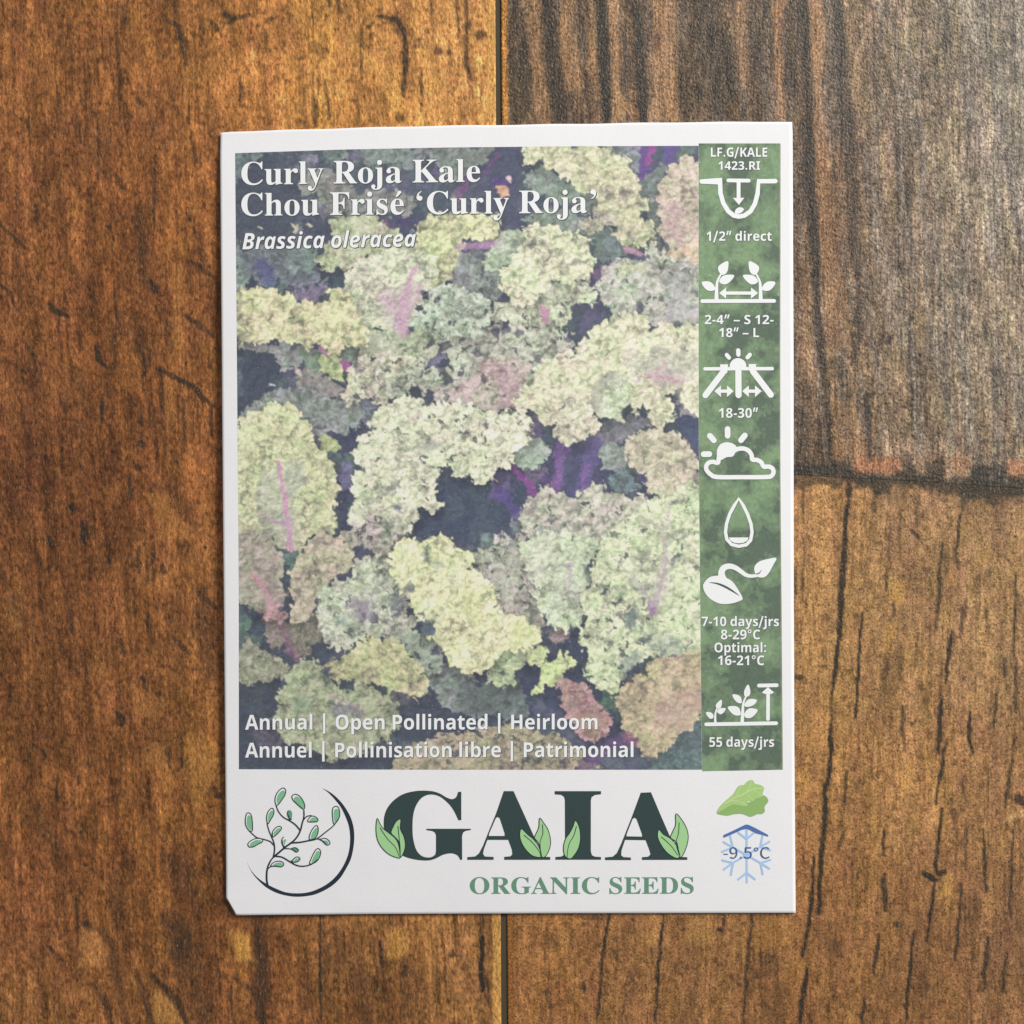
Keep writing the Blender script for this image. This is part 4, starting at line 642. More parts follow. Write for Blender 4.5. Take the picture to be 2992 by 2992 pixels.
leaf('F', [(1230,1330),(1250,1210),(1450,1080),(1500,980),(1600,960),(1700,980),(1800,930),(1890,910),(1890,1380),(1820,1490),(1700,1560),(1600,1690),(1460,1720),(1370,1650),(1300,1540),(1230,1440)], (198,178,142), pink=.6, con=.85)
blot('F', [(1500,1320),(1860,1200),(1860,1420),(1600,1560)], (196,158,150), .5, 18, 20); blot('F', [(1250,1560),(1340,1560),(1380,1660),(1320,1680)], (166,104,134), .7, 8, 10); rib('F', [(1460,1380),(1640,1290),(1800,1220)], 16, 10, (206,170,140), .6)
leaf('F', [(750,1150),(860,1160),(950,1190),(1020,1270),(1080,1380),(1160,1460),(1160,1540),(1050,1610),(950,1600),(900,1500),(810,1390),(780,1270)], (184,140,142), pink=.8, con=.8)
blot('F', [(900,1420),(1060,1400),(1140,1500),(1050,1590),(950,1560)], (178,148,120), .6, 10, 12)
# small loose marks in the photo
for t, p, c in [('B', [(258,410),(290,385),(340,400),(372,465),(320,460)], (232,180,146)), ('B', [(360,310),(395,305),(410,355),(385,370)], (230,196,200)), ('B', [(1345,350),(1390,320),(1405,350),(1360,375)], (236,228,206)),
                ('A', [(200,705),(245,700),(250,720),(205,725)], (214,210,190)), ('A', [(455,690),(500,700),(510,730),(480,745)], (206,196,170)), ('A', [(580,690),(620,690),(620,720),(590,725)], (214,206,180)), ('C', [(300,325),(318,318),(320,345),(302,345)], (210,212,226)), ('C', [(495,225),(540,215),(545,240),(505,250)], (220,196,180))]:
    blot(t, p, c, .95, 2, 2)
for t, x, y, r in [('B',600,1110,14),('B',320,1265,22),('B',560,1230,10),('B',190,1385,16),('B',830,1570,30),('B',1290,1080,14),('B',1195,1295,10),('B',1020,1290,14),('B',760,1740,10),('B',815,1720,8),('B',870,1710,14),('B',1755,1660,10),('C',1100,680,14),('C',740,1495,10),('C',560,1350,16),('F',370,340,16),('F',1790,465,9),('F',1130,1020,12),('F',1235,860,14),
                   ('F',860,740,14),('E',1480,620,18),('E',1600,910,30),('E',740,1060,20),('B',340,1520,40),('B',960,1340,50),('B',440,1550,30),('B',600,1740,30),('D',320,420,20),('B',130,1700,22),('B',1400,1340,40),('B',1560,1280,28),('E',980,790,16),('E',1190,790,12),('E',860,500,14),('F',790,1800,30),('E',1700,1800,24)]:
    blot(t, [(x + r * math.cos(a) * 1.2, y + r * math.sin(a)) for a in np.linspace(0, 5.3, 6)], (82, 84, 104), .8, 3, 6)
# everything curls: frilly re-sampling, then the smooth midribs again on top
wx = GX + 15 * (vn(GX / 15, GY / 15, 401) - .5) + 9 * (vn(GX / 7, GY / 7, 402) - .5); wy = GY + 15 * (vn(GX / 15, GY / 15, 403) - .5) + 9 * (vn(GX / 7, GY / 7, 404) - .5)
jx = np.clip(np.rint(wx / gx[1]).astype(int), 0, nx - 1); jy = np.clip(np.rint(wy / gy[1]).astype(int), 0, ny - 1); IMG = IMG[jy, jx]
for r_ in list(RIBS):
    if np.array(r_[4]).mean() > 165 and r_[2] < 95: rib(r_[0], r_[1], r_[2] * .85, r_[3] * .85, r_[4], r_[5] * .75, r_[6], r_[7])
# thin branching veins on the open leaves
def veins(t, a, b, n, ln, sp_, col, w=9, al=.42):
    a = np.array(a, float); b = np.array(b, float); d = b - a; L_ = np.hypot(*d); d /= L_; nn_ = np.array([-d[1], d[0]])
    for i in range(n):
        f = (i + .5) / n; q = a + d * L_ * f
        for s_ in (-1, 1):
            e_ = q + (nn_ * s_ * ln + d * sp_) * (1 - .35 * abs(f - .45)); m_ = (q + e_) / 2 + d * 12
            rib(t, [tuple(q), tuple(m_), tuple(e_)], w, 3, col, al, 2.0, 6)
veins('C', (448, 1560), (365, 960), 5, 190, 150, (196, 176, 184)); veins('F', (1500, 540), (1640, -240), 6, 230, 190, (182, 194, 164)); veins('F', (840, 480), (850, 200), 3, 190, -120, (178, 184, 170))
veins('D', (1740, 300), (1380, 280), 4, 130, -60, (204, 176, 184)); veins('A', (1330, 1540), (1440, 1020), 4, 130, 140, (206, 176, 190)); veins('E', (340, 590), (150, 310), 3, 90, 60, (196, 156, 160)); veins('E', (1060, 650), (940, 400), 3, 130, 110, (168, 170, 172)); veins('F', (1420, 1400), (1760, 1180), 3, 130, 60, (196, 160, 140))
for t_, p_, c_, a_ in (('A', [(1130,1250),(1300,1190),(1490,1130),(1400,1400),(1350,1550),(1290,1540),(1220,1400)], (212,178,190), .5), ('C', [(380,1300),(500,1300),(480,1600),(400,1600)], (198,176,184), .35), ('E', [(180,330),(260,330),(380,560),(330,610)], (196,160,160), .4), ('D', [(1380,240),(1560,180),(1760,300),(1560,340)], (212,176,188), .4),
                    ('F', [(1480,380),(1620,100),(1640,360),(1560,560),(1480,560)], (196,186,184), .35), ('C', [(420,930),(560,960),(520,1180),(440,1260)], (190,194,176), .4)):
    blot(t_, p_, c_, a_, 14, 14)
IMG = IMG * (1 + .09 * RE + .055 * TU + .035 * nz(k2 - k1))[..., None]
lm = IMG @ np.array([.3, .6, .1]); IMG = lm[..., None] + (IMG - lm[..., None]) * .86
IMG[1:-1, 1:-1] = .44 * IMG[1:-1, 1:-1] + .14 * (IMG[:-2, 1:-1] + IMG[2:, 1:-1] + IMG[1:-1, :-2] + IMG[1:-1, 2:])
# print haze, grain, scanned fibres
IMG = IMG * .965 * np.array([1.0, 1.0, 1.025]) + lin((178, 174, 192)) * .066
IMG = IMG * (0.93 + .14 * vn(GX / 3.1, GY / 3.1, 200)[..., None]) * (1 + .05 * (vn(GX / 3.0, GY / 60, 201) - .5)[..., None])
sp = (sstep(.955, .99, vn(GX / 3.4, GY / 3.4, 210)) * .35)[..., None]; IMG = IMG * (1 - sp) + .75 * sp
IMG = np.clip(IMG, .02, .86)
sx, ty = GX / PW, GY / PH
Vp = None
u0 = 687 + sx * 1354; v0 = 430 + ty * 1819
for _ in range(4):
    u1 = ph_L(v0) + sx * (ph_R(v0) - ph_L(v0)); v1 = ph_T(u0) + ty * (ph_B(u0) - ph_T(u0)); u0, v0 = u1, v1
X, Y, Z = P3(u0, v0, 1.2e-5)
grid('kale_photo_print', X, Y, Z, M_PHOTO, IMG, PK, label='printed picture of frilly pale green kale leaves with pink ribs')
# ---- green icon strip
st_T = lambda u: 419.0 + 0 * u; st_B = lambda u: interp([(2051, 2253.6), (2287.5, 2249)], u)
st_R = lambda v: interp([(419, 2281), (1040, 2280), (1400, 2280.5), (1800, 2284), (2249, 2287.5)], v)
ns, nr = 100, 640; TT, SS = np.meshgrid(np.linspace(0, 1, nr), np.linspace(0, 1, ns), indexing='ij')
u0 = 2041 + SS * 240; v0 = 419 + TT * 1832
for _ in range(3):
    u1 = ph_R(v0) + .6 + SS * (st_R(v0) - ph_R(v0) - .6); v1 = st_T(u0) + TT * (st_B(u0) - st_T(u0)); u0, v0 = u1, v1
gA, gB, gC, gD = lin((102, 128, 94)), lin((112, 142, 100)), lin((84, 106, 84)), lin((124, 156, 108))
nA = fbm(u0 / 80, v0 / 80, 301, 3); nB = fbm(u0 / 34, v0 / 34, 311, 3); nC = fbm(u0 / 9, v0 / 9, 321, 3)
q = nA + .45 * (nB - .5) + .16 * (nC - .5); lft = sstep(.55, 0.0, SS) * .09 - sstep(.45, 1, SS) * .05; q = q + lft - .03 * sstep(1200, 2200, v0)
G3 = gC + (gA - gC) * sstep(.37, .43, q)[..., None]; G3 = G3 + (gB - G3) * sstep(.49, .55, q)[..., None]; G3 = G3 + (gD - G3) * (sstep(.60, .66, q) * .8)[..., None]
wh, wh2, _ = worley(u0 / 30, v0 / 30, 17)
G3 = G3 * (.90 + .12 * (1 - wh) + .30 * (nC - .35))[..., None] * (.92 + .16 * vn(u0 / 4, v0 / 4, 330))[..., None]
sp = (sstep(.95, .99, vn(u0 / 4.2, v0 / 5.5, 340)) * .5)[..., None]; G3 = G3 * (1 - sp) + lin((190, 210, 185)) * sp
ed = (sstep(.016, .006, 1 - SS) * .5)[..., None]; G3 = G3 * (1 - ed) + lin((176, 178, 132)) * ed
gl = G3.mean(-1, keepdims=True); G3 = (gl + (G3 - gl) * .80) * 1.04 + .022
X, Y, Z = P3(u0, v0, 1.2e-5)
grid('icon_strip', X, Y, Z, M_PHOTO, np.clip(G3, .01, .8), PK, label='printed mottled green strip down the right side')
# letter outlines: (style 0 serif bold, 1 sans bold, 2 sans slanted, 3 sans plain; character code) = advance, closed loops of x,y in em/1000
GLY = {}
GLY[0, 67] = [468, [257,-11,213,-7,174,3,137,20,105,43,78,71,56,104,39,142,29,184,26,228,30,273,39,314,56,351,79,384,106,412,139,435,176,452,216,462,259,465,309,459,367,440,377,436,388,435,402,439,413,449,419,465,437,465,437,308,420,308,392,364,356,407,328,427,298,439,265,443,222,435,187,409,163,365,149,304,144,226,149,153,165,97,192,56,230,32,278,24,318,29,358,45,395,71,428,106,447,89,418,53,384,25,345,5,303,-7]]
GLY[0, 117] = [375, [131,-10,103,-7,81,2,65,17,51,51,46,97,46,248,44,268,39,282,29,291,11,294,11,310,142,310,142,74,144,58,151,46,162,38,177,36,196,39,213,49,228,66,228,248,226,269,221,283,209,291,189,294,189,310,324,310,324,70,326,51,331,39,342,33,360,30,360,13,300,7,228,-10,228,40,209,19,186,3,160,-7]]
GLY[0, 114] = [287, [18,0,18,16,35,19,45,26,51,37,52,56,52,252,51,273,46,285,37,291,20,293,21,310,146,310,146,252,165,280,187,301,210,314,233,318,258,315,275,304,286,287,289,266,287,248,278,234,265,225,248,222,233,224,222,231,207,250,199,257,189,260,175,255,162,241,152,220,149,192,149,56,152,37,159,25,173,19,197,16,197,0]]
GLY[0, 108] = [199, [18,0,18,16,35,19,45,26,51,37,52,56,52,398,51,417,47,429,38,436,20,439,20,455,148,455,148,56,150,38,154,26,164,19,180,16,180,0]]
GLY[0, 121] = [300, [52,-140,29,-137,10,-125,-3,-107,-7,-84,-4,-67,5,-53,18,-43,36,-40,51,-42,64,-49,72,-61,75,-76,74,-81,74,-87,77,-96,86,-99,99,-92,114,-74,122,-60,129,-44,135,-26,140,-5,36,251,25,275,15,287,8,292,-3,293,-5,310,162,310,162,293,146,292,136,289,130,284,128,275,130,267,133,257,185,119,230,241,236,260,238,274,236,284,229,289,219,292,203,293,203,310,300,310,300,293,287,290,277,281,268,265,259,242,162,-24,145,-65,129,-96,113,-117,95,-131,76,-138]]
GLY[0, 82] = [473, [15,0,15,17,45,22,62,32,72,50,75,81,75,379,71,406,62,424,44,434,16,439,16,455,217,455,278,452,329,442,367,426,395,403,412,372,417,334,413,303,401,277,380,255,352,237,315,224,432,50,443,36,452,26,463,19,478,17,480,0,338,0,201,212,182,212,182,81,185,50,194,32,212,22,242,17,242,0], [182,234,203,234,235,236,261,245,280,258,293,278,301,304,304,336,300,370,291,397,275,416,253,427,224,431,202,429,190,422,184,409,182,385]]
GLY[0, 111] = [336, [169,-10,127,-5,90,11,60,37,38,70,24,110,19,154,24,199,38,239,60,272,90,297,127,313,168,318,209,313,245,298,275,273,298,240,312,200,317,154,312,108,298,69,275,36,245,11,210,-5], [169,11,186,14,199,24,209,39,214,56,217,81,220,154,217,227,208,271,198,286,185,296,169,299,151,296,138,286,128,271,120,227,117,154,118,114,120,82,123,56,128,39,138,24,152,14]]
GLY[0, 106] = [209, [106,363,86,367,70,378,59,394,56,414,59,434,71,450,87,461,106,465,126,461,142,450,153,434,157,414,153,394,142,378,126,367], [36,-140,11,-138,-11,-131,-29,-120,-44,-105,-53,-88,-56,-70,-53,-53,-45,-40,-32,-32,-15,-29,2,-31,15,-39,23,-51,26,-66,24,-76,19,-87,13,-97,11,-103,16,-113,31,-117,49,-113,58,-100,62,-80,64,-54,64,250,62,271,56,284,43,291,22,294,22,310,159,310,159,-21,156,-58,145,-87,127,-110,102,-127,72,-137]]
GLY[0, 97] = [344, [255,-10,226,-5,208,10,200,35,168,11,133,-4,95,-9,64,-4,40,11,25,34,20,63,25,91,39,115,63,136,119,164,199,190,199,241,196,266,187,282,171,292,148,296,123,293,109,286,104,274,106,268,113,257,121,243,123,231,120,215,110,202,95,194,77,191,59,194,45,203,36,218,33,236,37,259,49,278,69,295,95,308,126,316,162,318,205,315,239,307,263,292,280,271,290,244,293,210,293,62,293,48,295,40,298,36,304,34,312,36,320,42,329,28,306,7,281,-6], [151,34,162,35,174,41,187,50,199,63,199,169,170,160,147,147,131,130,121,109,118,84,122,56,133,39]]
GLY[0, 75] = [510, [16,0,16,17,45,22,63,32,72,50,75,81,75,379,72,406,63,424,45,434,17,439,17,455,242,455,242,439,221,436,205,432,194,425,187,415,184,400,183,379,183,234,321,373,342,398,349,418,342,430,323,436,291,439,291,455,486,455,486,439,477,439,436,430,392,404,345,361,271,285,463,46,475,34,487,25,501,20,519,17,519,0,281,0,281,17,306,18,322,21,331,27,334,34,329,47,316,66,199,214,183,198,183,81,186,50,195,32,213,22,242,17,242,0]]
GLY[0, 101] = [301, [154,-10,117,-5,85,10,58,35,37,69,24,109,19,157,24,201,38,240,59,273,87,298,120,313,157,318,193,314,224,301,249,280,268,251,279,216,283,173,283,166,117,166,121,121,131,87,147,62,170,47,199,42,225,47,248,62,270,86,285,73,248,27,205,-1], [116,192,201,192,201,215,199,252,193,277,181,292,161,297,136,286,121,255,116,203]]
GLY[0, 104] = [381, [18,0,18,16,35,19,45,26,51,37,52,56,52,399,51,417,46,429,36,437,19,440,19,455,148,455,148,267,175,295,207,313,243,318,275,314,299,301,316,280,327,250,330,212,330,56,332,38,337,26,347,19,363,16,363,0,202,0,202,16,207,16,223,21,232,34,235,56,235,217,234,241,229,258,219,268,203,271,183,267,164,255,148,235,148,56,149,38,154,26,164,19,180,16,180,0]]
GLY[0, 70] = [404, [15,0,15,17,45,23,62,34,72,53,75,84,75,375,71,405,61,423,43,433,14,439,14,455,394,455,394,320,377,320,369,357,355,385,336,406,310,420,275,428,230,431,200,429,191,427,186,421,183,412,182,398,182,247,190,247,229,253,256,270,274,301,284,347,302,347,302,118,285,118,274,168,257,200,229,218,189,224,182,224,182,81,183,59,188,43,196,31,210,24,229,19,257,17,257,0]]
GLY[0, 105] = [198, [101,362,81,366,65,376,54,393,50,412,54,432,65,449,81,460,101,463,120,460,137,449,147,432,151,412,147,393,136,376,120,366], [18,0,18,16,35,19,45,26,51,37,52,56,52,252,51,272,47,285,37,291,20,293,21,310,148,310,148,56,150,38,154,26,164,19,180,16,180,0]]
GLY[0, 115] = [288, [151,-10,122,-6,87,6,73,9,60,4,51,-9,36,-9,36,105,53,105,66,68,87,39,112,21,140,15,162,18,179,27,189,40,192,58,188,76,176,92,156,105,107,130,76,148,54,169,41,193,37,220,40,247,49,270,65,291,86,306,111,316,141,319,166,316,199,308,206,306,213,305,223,308,230,319,244,319,244,222,228,222,215,254,196,277,174,291,149,296,130,294,116,286,108,274,105,259,107,244,115,232,128,222,146,212,191,189,221,172,241,151,253,127,257,95,254,65,244,39,228,18,206,2,181,-7]]
GLY[0, 71] = [508, [268,-10,222,-7,179,3,141,19,108,42,80,70,57,103,41,141,31,183,28,229,31,274,41,315,57,352,80,385,107,413,139,435,176,452,215,462,257,465,311,459,369,441,379,437,388,436,398,438,406,443,412,452,419,465,437,465,437,308,420,308,403,346,382,379,357,406,329,426,299,439,267,443,224,435,189,409,165,366,151,305,146,228,150,163,161,110,180,67,206,37,238,19,275,13,308,16,328,27,339,45,343,71,343,128,339,154,329,170,309,179,275,182,275,198,500,198,500,182,473,179,457,171,449,155,446,128,446,29,387,7,328,-6]]
GLY[0, 65] = [436, [-9,0,-9,18,9,21,24,30,36,47,49,75,206,466,224,465,384,87,399,55,411,34,425,22,443,18,443,0,229,0,229,18,259,21,277,30,283,46,281,59,273,81,253,132,103,132,79,71,76,59,75,48,80,32,96,21,124,18,128,0], [113,161,242,161,177,319]]
GLY[0, 73] = [260, [13,0,13,17,42,23,61,32,72,49,75,75,75,387,72,412,63,427,45,435,13,439,13,455,244,455,244,439,214,435,196,427,186,412,183,387,183,77,184,59,187,44,194,34,206,26,223,21,246,17,246,0]]
GLY[0, 78] = [494, [403,-11,107,350,107,79,110,49,119,31,136,21,167,17,167,0,18,0,18,17,39,19,54,23,65,30,71,41,75,57,76,79,76,388,49,421,36,433,18,439,18,455,156,455,391,169,391,377,390,399,386,414,379,425,369,431,353,436,331,439,331,455,480,455,480,439,450,434,433,425,425,407,422,377,422,-11]]
GLY[0, 83] = [390, [43,-11,43,158,62,158,75,113,91,77,111,50,136,30,164,19,197,15,231,20,257,36,273,60,279,89,273,117,255,140,225,160,163,191,112,221,77,253,62,276,53,302,50,332,54,370,67,403,88,429,115,449,148,462,185,466,206,465,229,461,282,448,291,446,300,445,313,450,320,466,339,466,339,319,322,319,310,354,293,385,272,410,248,429,222,441,194,445,163,440,140,426,125,406,120,380,124,356,137,336,159,319,189,303,253,273,290,253,317,233,337,211,350,188,357,162,359,133,354,93,339,58,314,29,281,8,240,-6,192,-10,158,-8,142,-4,126,1,98,9,85,12,75,11,69,7,65,0,61,-11]]
GLY[0, 69] = [442, [14,0,14,17,44,20,62,30,72,48,75,78,75,369,72,405,62,425,44,435,16,439,16,455,399,455,399,320,383,320,375,357,361,386,340,406,312,420,276,428,232,430,213,430,200,428,191,424,186,417,184,405,183,388,183,246,193,246,232,252,259,269,277,300,288,345,304,345,304,118,287,118,282,154,273,181,259,201,241,213,216,220,185,222,183,67,185,47,192,35,206,29,230,28,276,30,313,39,345,53,371,75,393,105,411,143,430,143,402,0]]
GLY[0, 68] = [496, [20,0,20,17,47,21,63,30,71,46,74,75,74,374,71,407,61,426,43,435,15,439,15,455,222,455,296,449,357,429,405,396,440,351,461,295,468,228,459,146,430,82,382,36,315,9,228,0], [222,24,262,30,295,47,319,75,337,115,347,166,351,229,345,303,330,360,305,401,269,425,223,433,202,431,190,423,184,409,182,385,182,72,184,48,190,34,202,27]]
GLY[0, 79] = [525, [261,-11,213,-6,169,7,129,29,94,58,66,93,45,134,32,179,28,228,32,276,45,321,66,362,95,397,130,426,170,448,216,462,265,466,313,462,357,448,397,427,431,399,459,364,481,323,494,277,498,228,494,179,481,134,459,93,430,58,395,29,355,7,310,-6], [265,12,306,21,338,47,361,90,375,150,379,228,376,293,365,346,348,389,324,419,294,437,260,443,219,435,186,409,163,366,150,305,145,228,149,163,159,109,177,67,201,37,230,18]]
GLY[1, 65] = [463, [0,0,169,482,293,482,463,0,354,0,319,114,144,114,109,0], [170,199,295,199,259,311,251,340,240,375,232,407,223,374,212,336,204,311]]
GLY[1, 110] = [441, [52,0,52,367,129,367,142,320,148,320,168,344,196,361,227,370,261,373,297,370,329,359,355,342,375,316,387,282,391,239,391,0,291,0,291,214,287,249,277,274,258,289,232,293,204,290,184,280,169,262,157,224,152,173,152,0]]
GLY[1, 117] = [441, [181,-7,144,-3,112,7,86,25,66,51,54,85,50,128,50,367,150,367,150,152,154,118,165,93,183,78,210,73,237,77,258,87,272,104,285,142,289,194,289,367,389,367,389,0,312,0,299,47,293,47,273,23,245,6,214,-4]]
GLY[1, 97] = [406, [142,-7,111,-4,84,6,60,22,43,44,32,73,28,109,33,145,46,174,69,196,101,212,142,222,192,226,256,228,256,244,252,269,241,287,223,297,199,300,172,298,146,292,121,284,95,273,62,341,94,355,128,365,165,372,203,374,248,371,286,360,316,342,338,317,351,285,355,244,355,0,285,0,266,50,239,24,214,7,183,-3], [179,66,209,71,234,86,250,109,256,140,256,170,217,169,176,164,150,151,136,132,131,109,134,89,144,76,160,69]]
GLY[1, 108] = [205, [52,0,52,510,152,510,152,0]]
GLY[1, 79] = [534, [267,-7,218,-3,176,7,139,24,108,48,83,76,63,111,45,171,39,241,45,311,63,371,83,405,108,433,139,456,176,473,219,484,268,487,317,484,360,473,396,456,427,433,452,405,471,370,490,310,496,240,490,171,471,110,452,76,427,47,396,24,360,7,317,-3], [267,79,307,83,338,98,361,122,376,154,386,194,389,240,386,287,376,327,361,359,338,383,307,398,268,402,229,398,198,383,175,359,159,327,149,287,146,240,149,194,159,154,175,122,198,98,229,83]]
GLY[1, 112] = [425, [52,-161,52,367,134,367,148,319,170,340,192,357,221,369,257,373,295,368,328,352,357,325,378,288,391,241,395,184,390,127,377,79,355,42,326,15,293,-1,254,-7,218,-3,191,8,169,23,152,40,147,40,151,13,152,-13,152,-161], [226,75,247,78,263,87,276,103,289,138,293,185,290,224,282,255,268,276,249,289,224,293,201,291,183,283,170,269,157,239,152,195,152,185,156,138,168,103,182,87,201,78]]
GLY[1, 101] = [397, [218,-7,166,-2,121,14,83,40,54,76,36,123,30,181,36,240,52,288,78,325,113,352,155,368,203,373,251,369,291,354,324,330,348,297,363,256,368,207,368,158,132,158,139,121,157,92,185,74,223,68,257,70,287,75,317,84,347,97,347,19,320,8,290,0,257,-5], [134,225,274,225,269,256,257,280,235,297,204,302,178,298,156,283,141,259]]
GLY[1, 80] = [422, [60,0,60,480,214,480,270,475,315,462,349,440,373,410,387,373,392,330,387,289,374,252,351,219,316,193,268,176,206,171,162,171,162,0], [162,254,195,254,234,258,264,271,278,285,286,303,289,326,286,352,276,371,260,385,237,393,208,396,162,396]]
GLY[1, 111] = [416, [207,-7,159,-1,116,15,80,43,53,80,36,128,30,184,36,240,51,287,78,324,114,352,157,368,209,373,258,368,300,351,336,324,363,287,380,240,385,184,380,128,364,81,337,43,302,15,258,-1], [208,74,232,77,251,86,266,102,279,136,283,184,279,232,266,266,251,281,232,290,208,293,184,290,164,281,150,266,137,232,132,184,137,136,150,102,164,86,184,77]]
GLY[1, 105] = [205, [103,412,82,415,64,423,52,438,48,461,52,485,64,500,82,508,103,510,123,508,141,500,153,485,157,461,153,438,141,423,123,415], [52,0,52,367,152,367,152,0]]
GLY[1, 116] = [291, [178,-7,147,-4,119,4,96,19,78,41,67,73,63,115,63,291,15,291,15,334,71,367,99,445,163,445,163,367,266,367,266,291,163,291,163,115,166,97,175,84,189,76,207,73,223,74,239,77,270,85,270,10,252,4,230,-2,205,-5]]
GLY[1, 100] = [425, [169,-7,130,-1,97,15,69,41,47,78,35,125,30,183,35,240,48,288,69,325,98,352,132,368,171,373,207,370,236,358,259,341,277,320,275,351,273,393,273,510,373,510,373,0,296,0,277,48,255,27,233,9,204,-3], [203,73,228,76,248,84,262,98,275,128,279,171,279,182,275,229,263,264,249,280,229,289,202,292,182,289,165,279,150,264,136,229,132,181,136,134,150,100,165,85,182,76]]
GLY[1, 72] = [514, [60,0,60,480,162,480,162,291,352,291,352,480,453,480,453,0,352,0,352,207,162,207,162,0]]
GLY[1, 114] = [305, [52,0,52,367,128,367,143,305,148,305,167,331,192,353,222,368,257,373,275,373,291,371,283,277,270,279,254,280,229,278,205,271,184,259,167,242,156,218,152,187,152,0]]
GLY[1, 109] = [659, [52,0,52,367,129,367,142,320,148,320,168,344,194,361,224,370,255,373,292,370,323,360,348,344,366,320,375,320,395,344,421,361,452,370,483,373,521,370,553,359,577,342,595,316,606,282,609,239,609,0,509,0,509,214,507,243,500,265,489,281,474,290,454,293,430,290,411,281,398,265,385,231,381,184,381,0,281,0,281,214,279,243,272,265,261,281,245,290,226,293,201,290,182,280,168,262,156,224,152,173,152,0]]
GLY[1, 98] = [425, [254,-7,218,-3,190,8,169,23,152,40,146,40,129,0,52,0,52,510,152,510,152,392,151,351,148,319,170,340,192,358,221,369,257,373,295,368,328,352,357,325,378,288,391,241,395,184,391,126,378,79,356,42,327,15,293,-1], [226,75,245,78,261,87,275,103,288,138,293,185,288,232,274,266,261,281,244,290,224,293,201,291,183,283,170,269,157,239,152,195,152,185,156,138,168,103,182,87,201,78]]
GLY[1, 115] = [334, [152,-7,116,-5,86,-2,58,5,31,15,31,97,62,85,95,75,127,69,155,66,180,69,197,75,206,85,210,98,208,107,204,115,197,123,183,132,130,156,99,171,74,185,55,201,41,220,33,243,30,271,35,303,48,328,70,348,99,362,134,371,175,373,209,372,240,367,272,358,304,345,274,273,223,292,199,298,174,300,149,297,135,289,130,275,131,267,135,260,144,252,157,244,206,223,236,210,261,196,281,181,296,162,305,139,308,109,304,75,291,46,269,23,238,7,199,-3]]
GLY[1, 121] = [382, [74,-161,45,-160,23,-156,23,-77,41,-79,62,-81,91,-76,112,-61,129,-40,140,-15,146,3,0,367,109,367,179,161,187,130,191,97,198,130,207,161,275,367,382,367,227,-47,211,-82,191,-110,166,-133,138,-148,107,-158]]
GLY[1, 106] = [205, [103,412,82,415,64,423,52,438,48,461,52,485,64,500,82,508,103,510,123,508,141,500,153,485,157,461,153,438,141,423,123,415], [23,-161,-12,-159,-43,-153,-43,-75,-20,-79,4,-81,23,-78,38,-69,49,-52,52,-25,52,367,152,367,152,-40,149,-72,140,-101,123,-126,98,-145,65,-157]]
GLY[1, 99] = [345, [201,-7,151,-2,109,13,75,39,50,75,35,122,30,181,36,242,53,291,80,328,117,353,160,368,210,373,245,372,276,366,302,358,324,349,295,271,251,287,230,291,210,293,182,288,160,275,145,253,135,222,132,182,137,134,153,101,168,86,187,77,210,75,240,77,266,83,290,93,313,106,313,21,290,8,265,0,236,-5]]
GLY[1, 76] = [379, [60,0,60,480,162,480,162,84,357,84,357,0]]
GLY[1, 70] = [369, [60,0,60,480,335,480,335,396,161,396,161,273,323,273,323,189,161,189,161,0]]
GLY[1, 71] = [486, [262,-7,196,0,141,21,97,56,65,105,45,166,39,240,42,288,52,332,68,371,91,405,119,433,153,456,193,473,238,483,289,486,327,484,365,478,400,469,432,457,398,375,375,386,348,394,319,400,289,402,247,397,212,381,183,357,162,325,148,285,144,238,147,194,156,155,173,123,197,98,229,83,269,78,305,80,333,85,333,185,242,185,242,269,433,269,433,21,394,9,354,1,311,-5]]
GLY[1, 75] = [446, [60,0,60,480,162,480,162,260,181,288,202,316,332,480,445,480,277,267,446,0,330,0,205,202,162,171,162,0]]
GLY[1, 69] = [376, [60,0,60,480,336,480,336,396,162,396,162,291,324,291,324,208,162,208,162,84,336,84,336,0]]
GLY[1, 82] = [443, [60,0,60,480,200,480,260,476,308,464,345,444,371,416,386,380,392,336,388,305,379,278,365,256,346,237,325,221,302,209,443,0,330,0,216,184,162,184,162,0], [162,267,195,267,238,271,267,283,283,304,289,333,283,362,266,382,236,393,193,396,162,396]]
GLY[1, 73] = [261, [21,0,21,58,80,85,80,395,21,422,21,480,240,480,240,422,181,395,181,85,240,58,240,0]]
GLY[1, 67] = [428, [255,-7,208,-3,168,7,133,24,103,47,80,76,62,110,45,170,39,239,46,307,65,367,85,402,111,431,141,455,177,472,218,483,264,486,300,484,335,477,371,467,404,453,371,370,344,382,317,392,290,399,264,402,228,397,198,382,175,358,157,325,147,285,144,238,147,191,156,152,172,120,195,97,226,83,264,78,293,80,323,85,353,93,386,103,386,18,355,7,324,-1,291,-5]]
GLY[1, 83] = [370, [167,-7,118,-4,73,6,31,22,31,117,66,103,102,90,138,80,175,77,207,81,228,92,240,108,244,128,237,153,217,172,187,189,150,207,114,225,95,238,77,253,61,272,48,293,39,319,36,350,41,390,56,423,80,450,113,470,152,482,199,486,235,484,270,478,305,467,341,453,308,373,277,385,249,394,223,400,195,402,170,398,151,388,140,373,136,353,141,330,158,313,187,296,226,277,260,259,289,241,312,220,329,196,340,168,343,133,338,93,323,59,297,31,262,10,219,-2]]
